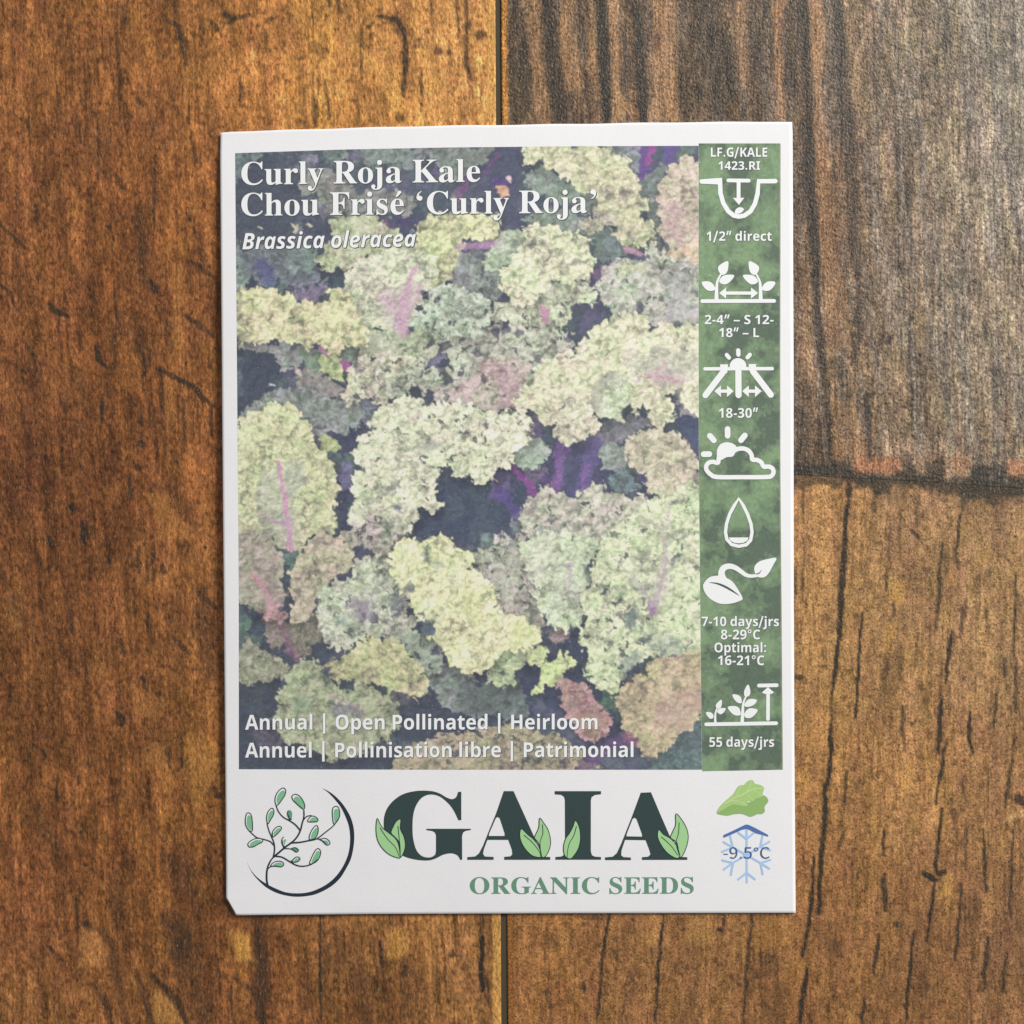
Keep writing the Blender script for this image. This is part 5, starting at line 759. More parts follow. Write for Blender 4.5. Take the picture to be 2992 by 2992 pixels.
GLY[1, 48] = [384, [191,-7,139,1,96,22,64,59,42,108,29,168,24,240,28,312,40,373,53,407,71,435,93,457,121,474,153,484,191,487,244,480,286,458,318,422,341,373,355,312,359,240,355,168,343,107,330,74,312,45,290,23,263,6,230,-3], [191,75,214,80,231,93,244,116,255,168,259,240,255,312,244,363,231,386,214,400,191,405,169,400,151,386,139,363,128,312,125,240,128,168,139,117,151,94,169,80]]
GLY[1, 49] = [384, [176,0,176,277,177,323,179,373,164,358,144,340,89,296,40,357,194,480,277,480,277,0]]
GLY[1, 50] = [384, [27,0,27,71,147,192,206,254,225,278,238,300,245,322,248,345,244,370,232,388,213,398,189,402,162,398,136,389,109,373,81,353,26,418,47,435,70,451,95,465,123,476,157,484,197,486,241,482,278,469,308,449,330,423,344,392,349,357,345,319,333,284,313,252,287,220,254,186,215,148,153,90,153,85,362,85,362,0]]
GLY[1, 51] = [384, [164,-7,90,0,26,19,26,105,57,92,90,82,123,76,153,74,199,79,229,93,246,115,251,146,249,164,241,180,227,192,206,200,176,206,136,208,99,208,99,285,136,285,175,288,204,294,223,304,235,317,242,332,244,350,240,373,228,390,207,401,175,404,143,401,116,393,93,381,73,369,26,439,57,458,92,473,134,483,183,486,229,483,268,473,300,456,324,434,338,406,343,372,340,341,330,315,313,293,280,268,240,253,275,244,304,232,327,216,344,195,354,169,357,140,352,100,337,65,311,35,274,12,225,-2]]
GLY[1, 52] = [384, [216,0,216,99,11,99,11,170,222,480,315,480,315,178,373,178,373,99,315,99,315,0], [101,178,216,178,216,259,217,297,219,338,220,363,205,337,189,311]]
GLY[1, 53] = [384, [162,-7,125,-5,91,0,60,8,33,19,33,107,60,95,93,85,127,78,158,76,198,81,227,94,245,118,251,152,247,178,236,198,217,213,190,221,155,224,136,223,116,221,83,214,42,235,60,480,320,480,320,394,149,394,140,300,165,304,201,306,243,302,279,289,310,269,333,240,348,204,353,161,348,112,332,71,305,38,268,13,220,-2]]
GLY[1, 54] = [384, [199,-7,152,-1,110,16,75,44,47,85,29,138,24,203,25,245,30,285,38,325,51,362,69,396,93,425,124,450,162,469,209,481,264,485,297,484,328,480,328,399,301,404,271,406,218,401,178,387,151,364,132,334,122,298,117,256,137,278,160,296,188,308,225,312,264,307,298,294,325,272,346,242,358,205,362,160,357,112,342,71,318,38,285,13,245,-2], [197,75,224,80,245,95,259,121,264,158,260,190,248,214,228,229,199,234,178,231,160,224,145,213,134,199,127,183,124,167,126,145,132,124,142,105,157,89,175,78]]
GLY[1, 55] = [384, [75,0,255,394,18,394,18,480,362,480,362,416,181,0]]
GLY[1, 56] = [384, [192,-7,142,-3,101,9,67,28,43,53,28,85,24,122,26,153,35,179,50,201,80,229,116,251,86,273,61,299,44,331,38,371,44,406,60,435,85,457,117,473,153,482,192,486,232,482,268,473,300,457,324,435,340,406,345,370,339,331,321,299,293,274,259,253,284,239,308,222,329,203,346,180,356,154,360,124,355,87,339,55,313,29,280,9,239,-3], [192,296,214,307,232,321,245,339,250,363,246,383,233,399,215,408,191,412,169,408,150,399,138,383,134,363,138,340,151,322,170,308], [191,68,224,72,247,84,261,103,266,127,263,144,255,159,243,172,229,184,196,204,187,209,159,193,137,175,122,153,118,128,122,104,136,85,159,72]]
GLY[1, 57] = [384, [120,-7,87,-6,55,-2,55,79,83,75,113,73,166,77,205,92,233,114,251,144,262,181,267,222,246,201,225,183,197,171,156,167,118,171,86,184,58,206,38,236,26,274,21,318,26,367,41,407,65,441,98,465,138,480,185,485,231,479,273,462,309,434,336,393,354,340,360,275,358,234,354,193,346,154,333,117,315,83,290,53,260,28,221,9,175,-3], [185,244,206,247,224,255,239,266,250,280,257,295,259,311,257,333,251,355,241,374,227,390,209,400,187,404,160,399,138,383,124,357,120,320,124,288,136,265,156,249]]
GLY[2, 66] = [416, [17,0,119,480,259,480,320,473,369,455,392,435,406,408,410,373,407,342,398,315,383,292,350,266,306,250,335,235,358,215,373,189,377,156,371,107,353,67,323,37,285,16,240,4,189,0], [179,289,228,289,260,293,285,304,301,323,307,351,301,376,282,391,251,396,201,396], [135,84,194,84,227,89,254,102,270,125,276,156,272,178,261,195,243,205,216,209,162,209]]
GLY[2, 114] = [283, [12,0,90,367,165,367,158,299,186,330,212,354,242,368,276,373,293,372,308,370,286,275,272,278,253,280,218,273,187,251,162,214,146,164,111,0]]
GLY[2, 97] = [399, [133,-7,107,-3,83,6,61,24,44,49,33,83,30,126,33,171,42,215,56,257,76,294,100,327,129,352,162,368,199,373,231,370,256,359,276,342,290,320,312,367,388,367,310,0,236,0,240,48,217,26,193,8,165,-3], [172,73,191,77,210,89,226,108,239,131,250,157,257,185,261,211,262,240,259,261,250,278,235,290,216,293,199,290,182,279,168,262,155,241,144,216,136,189,131,160,130,131,134,99,148,80]]
GLY[2, 115] = [318, [118,-7,85,-5,56,-2,31,5,7,15,7,96,33,84,58,74,85,68,112,66,134,69,154,76,167,89,172,106,169,119,161,130,145,143,117,160,87,180,64,200,50,225,46,257,50,292,62,321,83,344,111,360,145,370,185,373,216,372,246,366,276,357,304,343,272,272,252,283,231,291,209,298,187,300,172,298,158,292,149,282,146,269,148,257,156,246,172,235,195,222,226,203,251,182,267,155,272,121,267,82,253,50,230,26,199,8,161,-3]]
GLY[2, 105] = [199, [155,412,136,415,120,421,109,434,105,453,109,478,121,496,140,507,165,510,184,508,199,502,211,490,214,471,211,447,200,428,181,416], [12,0,90,367,189,367,111,0]]
GLY[2, 99] = [324, [166,-7,130,-3,97,7,69,25,48,50,34,85,30,128,33,177,42,222,58,264,80,300,108,331,141,354,180,369,224,373,255,372,282,367,308,360,331,350,301,275,266,288,248,292,228,293,199,288,175,270,155,244,141,211,132,175,130,136,133,109,144,89,162,77,186,73,210,75,232,81,276,100,276,19,252,9,227,0,198,-5]]
GLY[2, 111] = [393, [170,-7,131,-2,97,10,69,31,47,59,34,94,30,134,33,181,42,226,57,267,78,303,105,332,139,355,178,369,224,373,264,369,298,356,326,335,347,306,359,271,363,228,360,183,352,140,337,100,317,64,290,35,256,12,216,-2], [178,74,203,79,225,96,242,121,254,153,261,190,264,228,261,254,254,274,239,288,217,293,196,289,178,278,163,260,150,238,141,213,134,187,130,160,129,134,134,101,151,81]]
GLY[2, 108] = [199, [12,0,120,510,219,510,111,0]]
GLY[2, 101] = [374, [175,-7,134,-3,99,9,70,29,47,56,34,92,30,135,33,180,43,224,59,264,82,300,111,330,146,354,187,368,234,373,272,370,303,361,327,345,344,325,354,301,357,273,352,237,334,206,305,181,264,161,212,150,146,146,130,146,129,139,129,132,133,106,146,85,167,72,194,68,222,70,246,75,272,83,302,96,302,21,273,9,244,0,212,-5], [140,212,155,212,204,217,237,230,256,249,263,271,259,288,247,299,228,302,210,299,192,291,175,277,160,259,148,237]]
GLY[3, 57] = [194, [82,-5,110,0,136,16,156,44,170,84,175,139,171,183,159,217,141,242,117,256,89,261,66,257,46,246,30,229,19,206,15,178,19,149,28,127,43,110,62,101,86,97,118,106,145,129,141,87,131,57,117,37,100,25,81,22,57,27,38,42,20,22,46,3], [145,155,127,136,109,125,91,121,66,128,51,148,46,178,51,209,67,229,89,236,117,227,136,200]]
GLY[3, 53] = [194, [92,-5,117,-1,140,10,159,28,171,53,176,83,172,114,161,137,144,153,123,162,98,165,78,163,60,155,67,229,163,229,163,257,39,257,30,137,47,126,68,137,90,141,118,134,137,114,143,83,136,50,116,29,89,22,51,31,26,50,9,29,30,13,56,0]]
GLY[3, 67] = [223, [132,-5,163,0,189,12,211,32,193,53,166,32,133,24,106,29,84,42,68,64,57,93,54,129,57,165,68,193,85,215,107,228,134,233,164,226,187,209,204,230,187,245,163,257,134,261,97,255,66,238,42,211,26,174,20,128,26,82,41,45,65,18,96,1]]
# ------------------------------------------------------------------ lettering and icons, flat ink shapes lying on the print
from mathutils.geometry import tessellate_polygon
from mathutils import Vector
def gkey(st, c): return ('SBIR'.index(st), ord(c))
def glyph(st, c):
    r = GLY[gkey(st, c)]
    return r[0], [list(zip(l[0::2], l[1::2])) for l in r[1:]]
def ring_pts(cx, cy, rx, ry, n=20, a0=0, a1=2 * math.pi, end=False):
    return [(cx + rx * math.cos(a0 + (a1 - a0) * i / n), cy + ry * math.sin(a0 + (a1 - a0) * i / n)) for i in range(n + (1 if end else 0))]
def sym(st, c):                                            # marks missing from the letter tables, in em/1000
    h = 714
    if st == 'R': 
        if c == '-': return 350, [[(40, 250), (300, 250), (300, 312), (40, 312)]]
        if c == '.': return 280, [ring_pts(140, 50, 58, 58)]
        if c == '\u00b0': return 380, [ring_pts(190, 590, 130, 130), ring_pts(190, 590, 78, 78)[::-1]]
    if c == ' ': return 250 if st != 'S' else 270, []
    if c == '.': return 285, [ring_pts(142, 78, 80, 80)]
    if c == ':': return 285, [ring_pts(142, 78, 80, 80), ring_pts(142, 470, 80, 80)]
    if c == '-': return 330, [[(40, 205), (290, 205), (290, 325), (40, 325)]]
    if c == '\u2013': return 540, [[(40, 215), (500, 215), (500, 325), (40, 325)]]
    if c == '|': return 560, [[(215, -200), (345, -200), (345, 790), (215, 790)]]
    if c == '/': return 420, [[(-10, -130), (115, -130), (400, 760), (275, 760)]]
    if c == '\u00b0': return 400, [ring_pts(195, 590, 150, 150), ring_pts(195, 590, 75, 75)[::-1]]
    if c == '"': return 450, [[(40, 440), (150, 440), (240, 760), (110, 760)], [(240, 440), (350, 440), (440, 760), (310, 760)]]
    if c in '\u2018\u2019':
        P = [(150, 690), (215, 660), (240, 600), (225, 520), (180, 450), (110, 405), (95, 425), (150, 470), (170, 520), (160, 545), (110, 550), (70, 590), (70, 640), (100, 680)]
        if c == '\u2018': P = [(310 - x, 1095 - y) for x, y in P]
        return 333, [catmull(P, True, 2).tolist()]
    raise KeyError(c)
MATS = {}
def M(key, rgb, **kw):
    if key not in MATS: MATS[key] = ink(key, rgb, **kw)
    return MATS[key]
WHITE = M('white_ink', (240, 241, 240), rough=.45, var=.03); SHAD = M('title_shadow_ink', (84, 86, 92), rough=.5, var=.1)
BLACK = M('dark_green_ink', (56, 72, 72), rough=.42, var=.10); NAVY = M('logo_line_ink', (42, 52, 64), rough=.42, var=.08)
LEAFG = M('leaf_green_ink', (166, 210, 150), rough=.45, var=.04); LOGOG = M('logo_leaf_ink', (130, 190, 146), rough=.45, var=.05); LOGOD = M('logo_leaf_dark_ink', (104, 158, 134), rough=.45, var=.05)
SAGE = M('sage_ink', (106, 150, 124), rough=.45, var=.12); BLUE = M('snow_blue_ink', (170, 203, 238), rough=.45, var=.03); DBLUE = M('roof_blue_ink', (84, 116, 172), rough=.45, var=.08); TBLUE = M('figure_blue_ink', (70, 92, 142), rough=.45, var=.08)
LET1 = M('lettuce_dark_ink', (148, 182, 112), rough=.45, var=.06); LET2 = M('lettuce_light_ink', (172, 204, 128), rough=.45, var=.06); LET3 = M('lettuce_vein_ink', (190, 218, 152), rough=.45, var=.03); SLIT = M('icon_gap_ink', (80, 100, 86), rough=.45, var=.05)
class Ink:
    def __init__(self): self.v = []; self.f = []; self.m = []; self.ms = []; self.n = 0
    def loops(self, L, m, lay=1):
        L = [l for l in L if len(l) > 2]
        if not L: return
        self.n += 1; dz = 2.0e-5 + lay * 1.2e-5 + (self.n % 24) * 4e-7
        if m not in self.ms: self.ms.append(m)
        tris = tessellate_polygon([[Vector((p[0], p[1], 0)) for p in l] for l in L]); flat = [p for l in L for p in l]; o = len(self.v)
        self.v += [(p[0], p[1], dz) for p in flat]
        for a, b, c in tris:
            A, B, C_ = flat[a], flat[b], flat[c]; cr = (B[0] - A[0]) * (C_[1] - A[1]) - (B[1] - A[1]) * (C_[0] - A[0])
            if abs(cr) < 1e-9: continue
            self.f.append((o + a, o + c, o + b) if cr > 0 else (o + a, o + b, o + c)); self.m.append(self.ms.index(m))
    def poly(self, pts, m, lay=1, smooth=True, k=4): self.loops([catmull(pts, True, k).tolist() if smooth else list(pts)], m, lay)
    def stroke(self, pts, w, m, lay=1, smooth=False, w2=None, cap=True, closed=False):
        P = catmull(pts, closed, 6) if smooth else np.array(pts, float); w2 = w if w2 is None else w2; n = len(P)
        if closed: P = np.vstack([P, P[:1]]) if smooth else np.vstack([P, P[:1]]); n = len(P)
        T = np.zeros_like(P); T[1:-1] = P[2:] - P[:-2]; T[0] = P[1] - P[0]; T[-1] = P[-1] - P[-2]
        if closed: T[0] = T[-1] = P[1] - P[-2]
        if not smooth and n > 2:                            # sharp joints get a mitre
            pass
        T /= np.linalg.norm(T, axis=1)[:, None] + 1e-12; Nn = np.stack([-T[:, 1], T[:, 0]], -1)
        ww = (w + (w2 - w) * np.linspace(0, 1, n))[:, None] / 2
        if not smooth and n > 2:
            for i in range(1, n - 1):
                d = P[i + 1] - P[i]; d /= np.linalg.norm(d); c = abs(T[i] @ d); ww[i] /= max(c, .55)
        A = (P + Nn * ww).tolist(); B = (P - Nn * ww).tolist()
        if closed: self.loops([A[:-1], B[:-1][::-1]], m, lay); return
        if cap:
            a1 = math.atan2(T[-1, 1], T[-1, 0]); r = float(ww[-1]); e1 = [(P[-1, 0] + r * math.cos(a1 + q), P[-1, 1] + r * math.sin(a1 + q)) for q in np.linspace(math.pi / 2, -math.pi / 2, 8)[1:-1]]
            a0 = math.atan2(T[0, 1], T[0, 0]); r = float(ww[0]); e0 = [(P[0, 0] + r * math.cos(a0 + q), P[0, 1] + r * math.sin(a0 + q)) for q in np.linspace(-math.pi / 2, -3 * math.pi / 2, 8)[1:-1]]
            self.loops([A + e1 + B[::-1] + e0], m, lay)
        else: self.loops([A + B[::-1]], m, lay)
    def text(self, st, s, u0, u1, b0, b1, cap, m, lay=2, off=(0, 0), capem=None, bold=0):
        x = 0; G = []
        for c in s:
            if c == '\u00e9':
                adv, L = glyph(st, 'e'); L = L + [[(120, 350), (150, 350), (236, 437), (224, 474), (168, 470)]]
            elif gkey(st, c) in GLY: adv, L = glyph(st, c)
            else:
                adv, L = sym(st, c); f = {'S': .672, 'B': .672, 'I': .672, 'R': .349}[st]; adv *= f; L = [[(a * f, b * f) for a, b in l] for l in L]
            G.append([[(x + p[0], p[1]) for p in l] for l in L]); x += adv
        xs = [p[0] for g in G for l in g for p in l]; lo, hi = min(xs), max(xs); ce = {'S': 455, 'B': 480, 'I': 480, 'R': 256}[st]
        for g in G:
            if not g: continue
            L = [[(u0 + (px - lo) / (hi - lo) * (u1 - u0) + off[0], b0 + (b1 - b0) * (px - lo) / (hi - lo) - py * cap / ce + off[1]) for px, py in l] for l in g]
            # group: outer loops with their own holes
            def area(l): return sum(l[i][0] * l[(i + 1) % len(l)][1] - l[(i + 1) % len(l)][0] * l[i][1] for i in range(len(l))) / 2
            def inside(p, l):
                r = False
                for i in range(len(l)):
                    a, b = l[i], l[(i + 1) % len(l)]
                    if (a[1] > p[1]) != (b[1] > p[1]) and p[0] < (b[0] - a[0]) * (p[1] - a[1]) / (b[1] - a[1]) + a[0]: r = not r
                return r
            par = [sum(inside(l[0], k) for k in L if k is not l) % 2 for l in L]
            for i, l in enumerate(L):
                if par[i]: continue
                self.loops([l] + [k for j, k in enumerate(L) if par[j] and inside(k[0], l)], m, lay)
    def build(self, name, parent=PK, **props):
        v = np.array(self.v); x, y, z = P3(v[:, 0], v[:, 1], v[:, 2]); me = bpy.data.meshes.new(name)
        me.from_pydata(np.stack([x, y, z], -1).tolist(), [], self.f); me.polygons.foreach_set('material_index', self.m); me.update()
        return link(name, me, self.ms, parent, **props)
def Z_(o, s, pts): return [(o[0] + x / s, o[1] + y / s) for x, y in pts]
def title(name, st, s, u0, u1, b0, b1, cap, label, sh=((2.6, 2.6), (1.3, 1.3), (-1.4, .5))):
    k = Ink()
    for i, q in enumerate(sh): k.text(st, s, u0, u1, b0, b1, cap, SHAD, lay=.3 + .45 * i, off=q)
    k.text(st, s, u0, u1, b0, b1, cap, WHITE, lay=2.2); return k.build(name, label=label)
title('title_lettering', 'S', 'Curly Roja Kale', 705, 1403, 540, 530.5, 66, 'white serif words Curly Roja Kale')
title('title_lettering', 'S', 'Chou Fris\u00e9 \u2018Curly Roja\u2019', 705, 1742, 630.5, 621, 66, 'white serif words Chou Fris\u00e9 \u2018Curly Roja\u2019')
title('species_lettering', 'I', 'Brassica oleracea', 708, 1215, 728.5, 720, 47, 'white slanted words Brassica oleracea')
title('footer_lettering', 'B', 'Annual | Open Pollinated | Heirloom', 716, 1746, 2132, 2131, 43, 'white words Annual | Open Pollinated | Heirloom', ((1.8, 1.8), (.6, 1.0)))
k = Ink()
for lay, off, m in ((.3, (1.8, 1.8), SHAD), (.8, (.6, 1.0), SHAD), (2.2, (0, 0), WHITE)):
    k.text('B', 'Annuel | Pollinisation libre | Patrimonial', 716, 1851, 2213.5, 2212, 43, m, lay=lay, off=off)
k.build('footer_lettering', label='white words Annuel | Pollinisation libre | Patrimonial')
def strip(name, rows):
    k = Ink()
    for s, u0, u1, b, cap in rows:
        k.text('B', s, u0, u1, b, b, cap, SHAD, lay=.4, off=(1.5, 1.3)); k.text('B', s, u0, u1, b, b, cap, WHITE, lay=2)
    return k.build(name, label='white small words ' + ' '.join(r[0] for r in rows))
strip('strip_lettering', [('LF.G/KALE', 2077, 2242, 458, 26.5), ('1423.RI', 2099, 2221, 496, 24.5)])
strip('strip_lettering', [('1/2" direct', 2064.5, 2255, 703.5, 27)])
strip('strip_lettering', [('2-4" \u2013 S 12-', 2059, 2260, 947, 26.5), ('18" \u2013 L', 2101, 2218, 985, 26.5)])
strip('strip_lettering', [('18-30"', 2100.5, 2215, 1220.5, 28)])
strip('strip_lettering', [('7-10 days/jrs', 2050, 2276, 1829.5, 27.5), ('8-29\u00b0C', 2106.5, 2221, 1868, 28), ('Optimal:', 2087.5, 2238.5, 1906, 28), ('16-21\u00b0C', 2097.5, 2233, 1943.5, 28)])
strip('strip_lettering', [('55 days/jrs', 2072.5, 2262, 2182, 28)])
# ---- icons of the strip (coordinates read off enlarged photo crops)
def icon(name, o, s, label): 
    k = Ink()
    def st(pts, w, **kw):
        q = Z_(o, s, pts); wd = w / s; w2 = kw.pop('w2', None); kw2 = dict(kw)
        k.stroke([(x + 1.6, y + 1.6) for x, y in q], wd, SHAD if True else None, lay=.4, w2=None if w2 is None else w2 / s, **kw2); k.stroke(q, wd, WHITE, lay=1.6, w2=None if w2 is None else w2 / s, **kw2)
    def pg(pts, smooth=True, m=WHITE, lay=1.6):
        q = Z_(o, s, pts)
        if m is WHITE: k.poly([(x + 1.6, y + 1.6) for x, y in q], SHAD, lay=.4, smooth=smooth)
        k.poly(q, m, lay=lay, smooth=smooth)
    return k, st, pg
SHAD = M('icon_shadow_ink', (104, 124, 104), rough=.5, var=.1)
k, st, pg = icon('', (1800, 340), 2.76, '')
st([(690, 525), (838, 522), (842, 620), (865, 700), (905, 765), (950, 800), (990, 808), (1035, 800), (1085, 765), (1120, 705), (1142, 620), (1150, 523), (1285, 522)], 36)
st([(905, 516), (1070, 518)], 30); st([(988, 530), (988, 665)], 31); pg([(943, 657), (1034, 657), (990, 714)], False)
pg([(957, 775), (968, 748), (1000, 732), (1030, 746), (1018, 770), (990, 785), (965, 784)])
k.build('sowing_depth_icon', label='white U shaped seed hole with a down arrow')
k, st, pg = icon('', (1800, 340), 2.76, '')
st([(695, 1490), (1275, 1488)], 30)
for sx_ in (1, -1):
    f = lambda pts: [(988 + sx_ * (x - 988), y) for x, y in pts]
    st(f([(810, 1480), (811, 1400), (818, 1330), (850, 1265)]), 34, smooth=True, w2=12)
    pg(f([(842, 1270), (822, 1232), (835, 1200), (900, 1167), (905, 1215), (893, 1258), (865, 1278)])); pg(f([(832, 1328), (860, 1288), (905, 1277), (953, 1282), (930, 1322), (890, 1353), (852, 1350)])); pg(f([(800, 1395), (762, 1408), (722, 1392), (690, 1340), (740, 1330), (782, 1352)]))
st([(880, 1425), (1095, 1425)], 26, cap=False); pg([(832, 1425), (888, 1380), (888, 1470)], False); pg([(1145, 1425), (1088, 1380), (1088, 1470)], False)
k.build('plant_spacing_icon', label='two white seedlings with a double arrow between')
k, st, pg = icon('', (1980, 1000), 4.83, '')
st([(692, 178), (725, 218)], 56); st([(855, 115), (857, 175)], 60); st([(1020, 175), (985, 215)], 56)
pg([(735, 360)] + [(852 - 118 * math.cos(a), 340 - 116 * math.sin(a)) for a in np.linspace(0, math.pi, 20)] + [(970, 360), (935, 395), (770, 395)], False)
st([(385, 375), (1335, 372)], 48); pg([(598, 312), (712, 312), (700, 430), (640, 460), (606, 400)], False); pg([(1000, 308), (1112, 308), (1092, 400), (1070, 450), (1010, 400)], False)
st([(650, 410), (392, 748)], 86); st([(1062, 410), (1315, 740)], 86); st([(857, 400), (859, 745)], 88)
for a, b in ((520, 790), (912, 1185)):
    st([(a + 70, 690), (b - 70, 690)], 46, cap=False); pg([(a, 690), (a + 92, 610), (a + 92, 773)], False); pg([(b, 690), (b - 94, 610), (b - 94, 773)], False)
k.build('row_spacing_icon', label='white sun over field rows with two double arrows')
k, st, pg = icon('', (1980, 1000), 4.83, '')
st([(705, 1225), (705, 1320)], 80); st([(455, 1320), (512, 1385)], 80); st([(948, 1315), (893, 1382)], 80); st([(368, 1580), (446, 1578)], 82)
pg([(553, 1590), (556, 1520), (590, 1455), (640, 1422), (700, 1412), (775, 1428), (832, 1478), (815, 1550), (775, 1612), (690, 1622), (620, 1660), (560, 1670)])
st([(800, 1530), (850, 1505), (930, 1500), (1000, 1530), (1042, 1590), (1055, 1655), (1120, 1662), (1180, 1695), (1215, 1755), (1285, 1755), (1340, 1785), (1352, 1840), (1320, 1888), (1250, 1902), (900, 1903), (560, 1902), (470, 1868), (410, 1805), (405, 1745), (440, 1700), (500, 1688), (568, 1700), (580, 1640), (620, 1615)], 62, smooth=True)
k.build('part_sun_icon', label='white sun peeking over a cloud outline')
k, st, pg = icon('', (1980, 1400), 4.83, '')
st([(862, 275), (800, 370), (735, 490), (690, 630), (675, 750), (695, 850), (760, 922), (862, 947), (970, 925), (1030, 860), (1050, 750), (1035, 630), (985, 490), (925, 370)], 46, smooth=False, closed=True)
pg([(722, 823), (1002, 823), (985, 865), (930, 897), (862, 906), (795, 897), (742, 865)], False)
k.build('water_drop_icon', label='white outlined water drop with a little water')
k, st, pg = icon('', (1980, 1400), 4.83, '')
pg([(370, 1470), (450, 1385), (560, 1362), (640, 1372), (720, 1410), (790, 1465), (860, 1570), (918, 1685), (870, 1720), (780, 1750), (660, 1763), (560, 1745), (450, 1680), (385, 1600), (360, 1520)])
st([(645, 1420), (618, 1330), (650, 1255), (730, 1228), (815, 1250), (890, 1300), (965, 1352), (1040, 1368), (1130, 1358)], 100, smooth=True, w2=40)
pg([(1082, 1290), (1095, 1215), (1160, 1160), (1260, 1130), (1392, 1112), (1350, 1210), (1290, 1320), (1225, 1382), (1130, 1378)])
k.poly(Z_((1980, 1400), 4.83, [(440, 1458), (560, 1462), (680, 1505), (790, 1575), (875, 1648), (770, 1590), (660, 1530), (550, 1483)]), SLIT, lay=2.4); k.poly(Z_((1980, 1400), 4.83, [(1105, 1335), (1150, 1318), (1185, 1275), (1160, 1328), (1115, 1346)]), SLIT, lay=2.4)
k.build('germination_icon', label='white sprouting bean with one leaf')
k, st, pg = icon('', (1980, 1780), 3.864, '')
st([(322, 1300), (1112, 1287)], 42); st([(425, 1290), (425, 1190), (442, 1118)], 30, smooth=True, w2=14); st([(728, 1285), (735, 1150), (742, 1060), (776, 975)], 42, smooth=True, w2=16)
for q in ([(440, 1118), (430, 1085), (455, 1050), (495, 1022), (500, 1062), (490, 1105), (462, 1122)], [(442, 1152), (478, 1118), (542, 1120), (520, 1165), (480, 1186)], [(405, 1215), (398, 1182), (362, 1162), (320, 1166), (335, 1205), (365, 1236), (395, 1232)],
          [(755, 980), (752, 920), (795, 850), (820, 915), (815, 965), (785, 988)], [(725, 1042), (712, 992), (672, 966), (618, 965), (642, 1022), (680, 1056), (714, 1062)], [(752, 1078), (788, 1026), (840, 1012), (895, 1028), (870, 1072), (820, 1098), (772, 1102)],
          [(710, 1160), (690, 1112), (640, 1093), (565, 1105), (600, 1162), (650, 1198), (706, 1196)], [(752, 1182), (788, 1132), (832, 1118), (903, 1136), (872, 1192), (820, 1228), (765, 1222)]): pg(q)
st([(918, 862), (1118, 858)], 42); st([(1022, 930), (1020, 1240)], 42); pg([(1020, 880), (1088, 940), (1060, 956), (980, 956), (950, 940)], False)
k.build('maturity_icon', label='small and tall white plants with a height arrow')
# ---- brand block in the white foot of the packet
def outlined(k, o, s, P, vein, fill=LEAFG, w=9, line=NAVY):
    q = Z_(o, s, P); k.poly(q, fill, lay=2.0); k.stroke(q, w / s, line, lay=2.8, smooth=True, closed=True)
    if vein: k.stroke(Z_(o, s, vein), w / s, line, lay=3.4, smooth=True, w2=w * .7 / s)
o2, o3, s3 = (1080, 2280), (1560, 2280), 3.864
def letter(name, o, outer, hole, leaves, label):
    k = Ink(); k.loops([Z_(o, s3, outer)] + ([Z_(o, s3, hole)] if hole else []), BLACK, 1)
    k.build(name, label=label); g = Ink()
    for P, v in leaves: outlined(g, o, s3, P, v)
    return g.build('logo_leaf_pair', label='green leaf drawing at the foot of the ' + label)
letter('logo_letter', o2, catmull([(860, 190), (920, 212), (962, 203), (985, 178)], False, 3).tolist() + [(1000, 130), (1035, 130), (1035, 450), (1003, 450)] + catmull([(998, 440), (955, 350), (900, 272), (820, 200), (760, 170), (700, 160), (640, 169), (580, 205), (530, 275), (500, 355), (486, 460), (486, 600), (500, 700), (530, 790), (580, 848), (640, 870), (700, 866), (742, 838)], False, 3).tolist() +
       [(750, 800), (750, 620), (738, 590), (708, 572), (642, 562), (640, 547), (1143, 547), (1143, 561), (1085, 570), (1055, 590), (1044, 630), (1045, 895), (1024, 900)] + catmull([(1020, 890), (995, 850), (955, 830), (905, 824), (830, 840), (765, 873), (700, 898), (630, 905), (520, 895), (400, 863), (300, 805), (235, 735), (188, 645), (163, 545), (160, 460), (170, 390), (202, 310), (270, 228), (365, 162), (480, 127), (600, 116), (720, 125), (800, 152)], False, 3).tolist(), None,
       [([(85, 432), (72, 560), (92, 680), (150, 775), (230, 842), (330, 878), (345, 850), (325, 720), (285, 650), (225, 600), (155, 545), (118, 490)], [(120, 540), (200, 660), (290, 755), (335, 862)]), ([(350, 440), (347, 545), (385, 630), (403, 720), (390, 800), (352, 868), (340, 800), (332, 700), (290, 645), (243, 592), (268, 520), (300, 465)], [(320, 520), (332, 640), (345, 760), (345, 862)])], 'large dark green serif letter G')
AL = [([(1712, 548), (1697, 640), (1740, 750), (1820, 840), (1895, 868), (1935, 860), (1930, 800), (1895, 720), (1845, 660), (1785, 612)], [(1745, 620), (1835, 700), (1915, 800), (1930, 850)]), ([(1920, 428), (1965, 480), (2015, 560), (2042, 670), (2035, 760), (1995, 848), (1950, 870), (1935, 820), (1920, 740), (1895, 690), (1862, 650), (1880, 600), (1910, 530)], [(1950, 500), (1955, 600), (1925, 700), (1935, 830)])]
letter('logo_letter', o2, [(1515, 122), (1625, 122), (1760, 420), (1850, 620), (1920, 770), (1960, 862), (2040, 866), (2040, 897), (1520, 897), (1520, 864), (1590, 858), (1612, 835), (1606, 780), (1565, 672), (1330, 672), (1290, 780), (1280, 830), (1302, 860), (1400, 865), (1400, 897), (1103, 897), (1103, 867), (1190, 860), (1235, 825), (1280, 740), (1340, 590), (1430, 370)], [(1425, 428), (1448, 413), (1470, 430), (1525, 600), (1525, 628), (1345, 628), (1350, 600)], AL, 'first large dark green serif letter A')
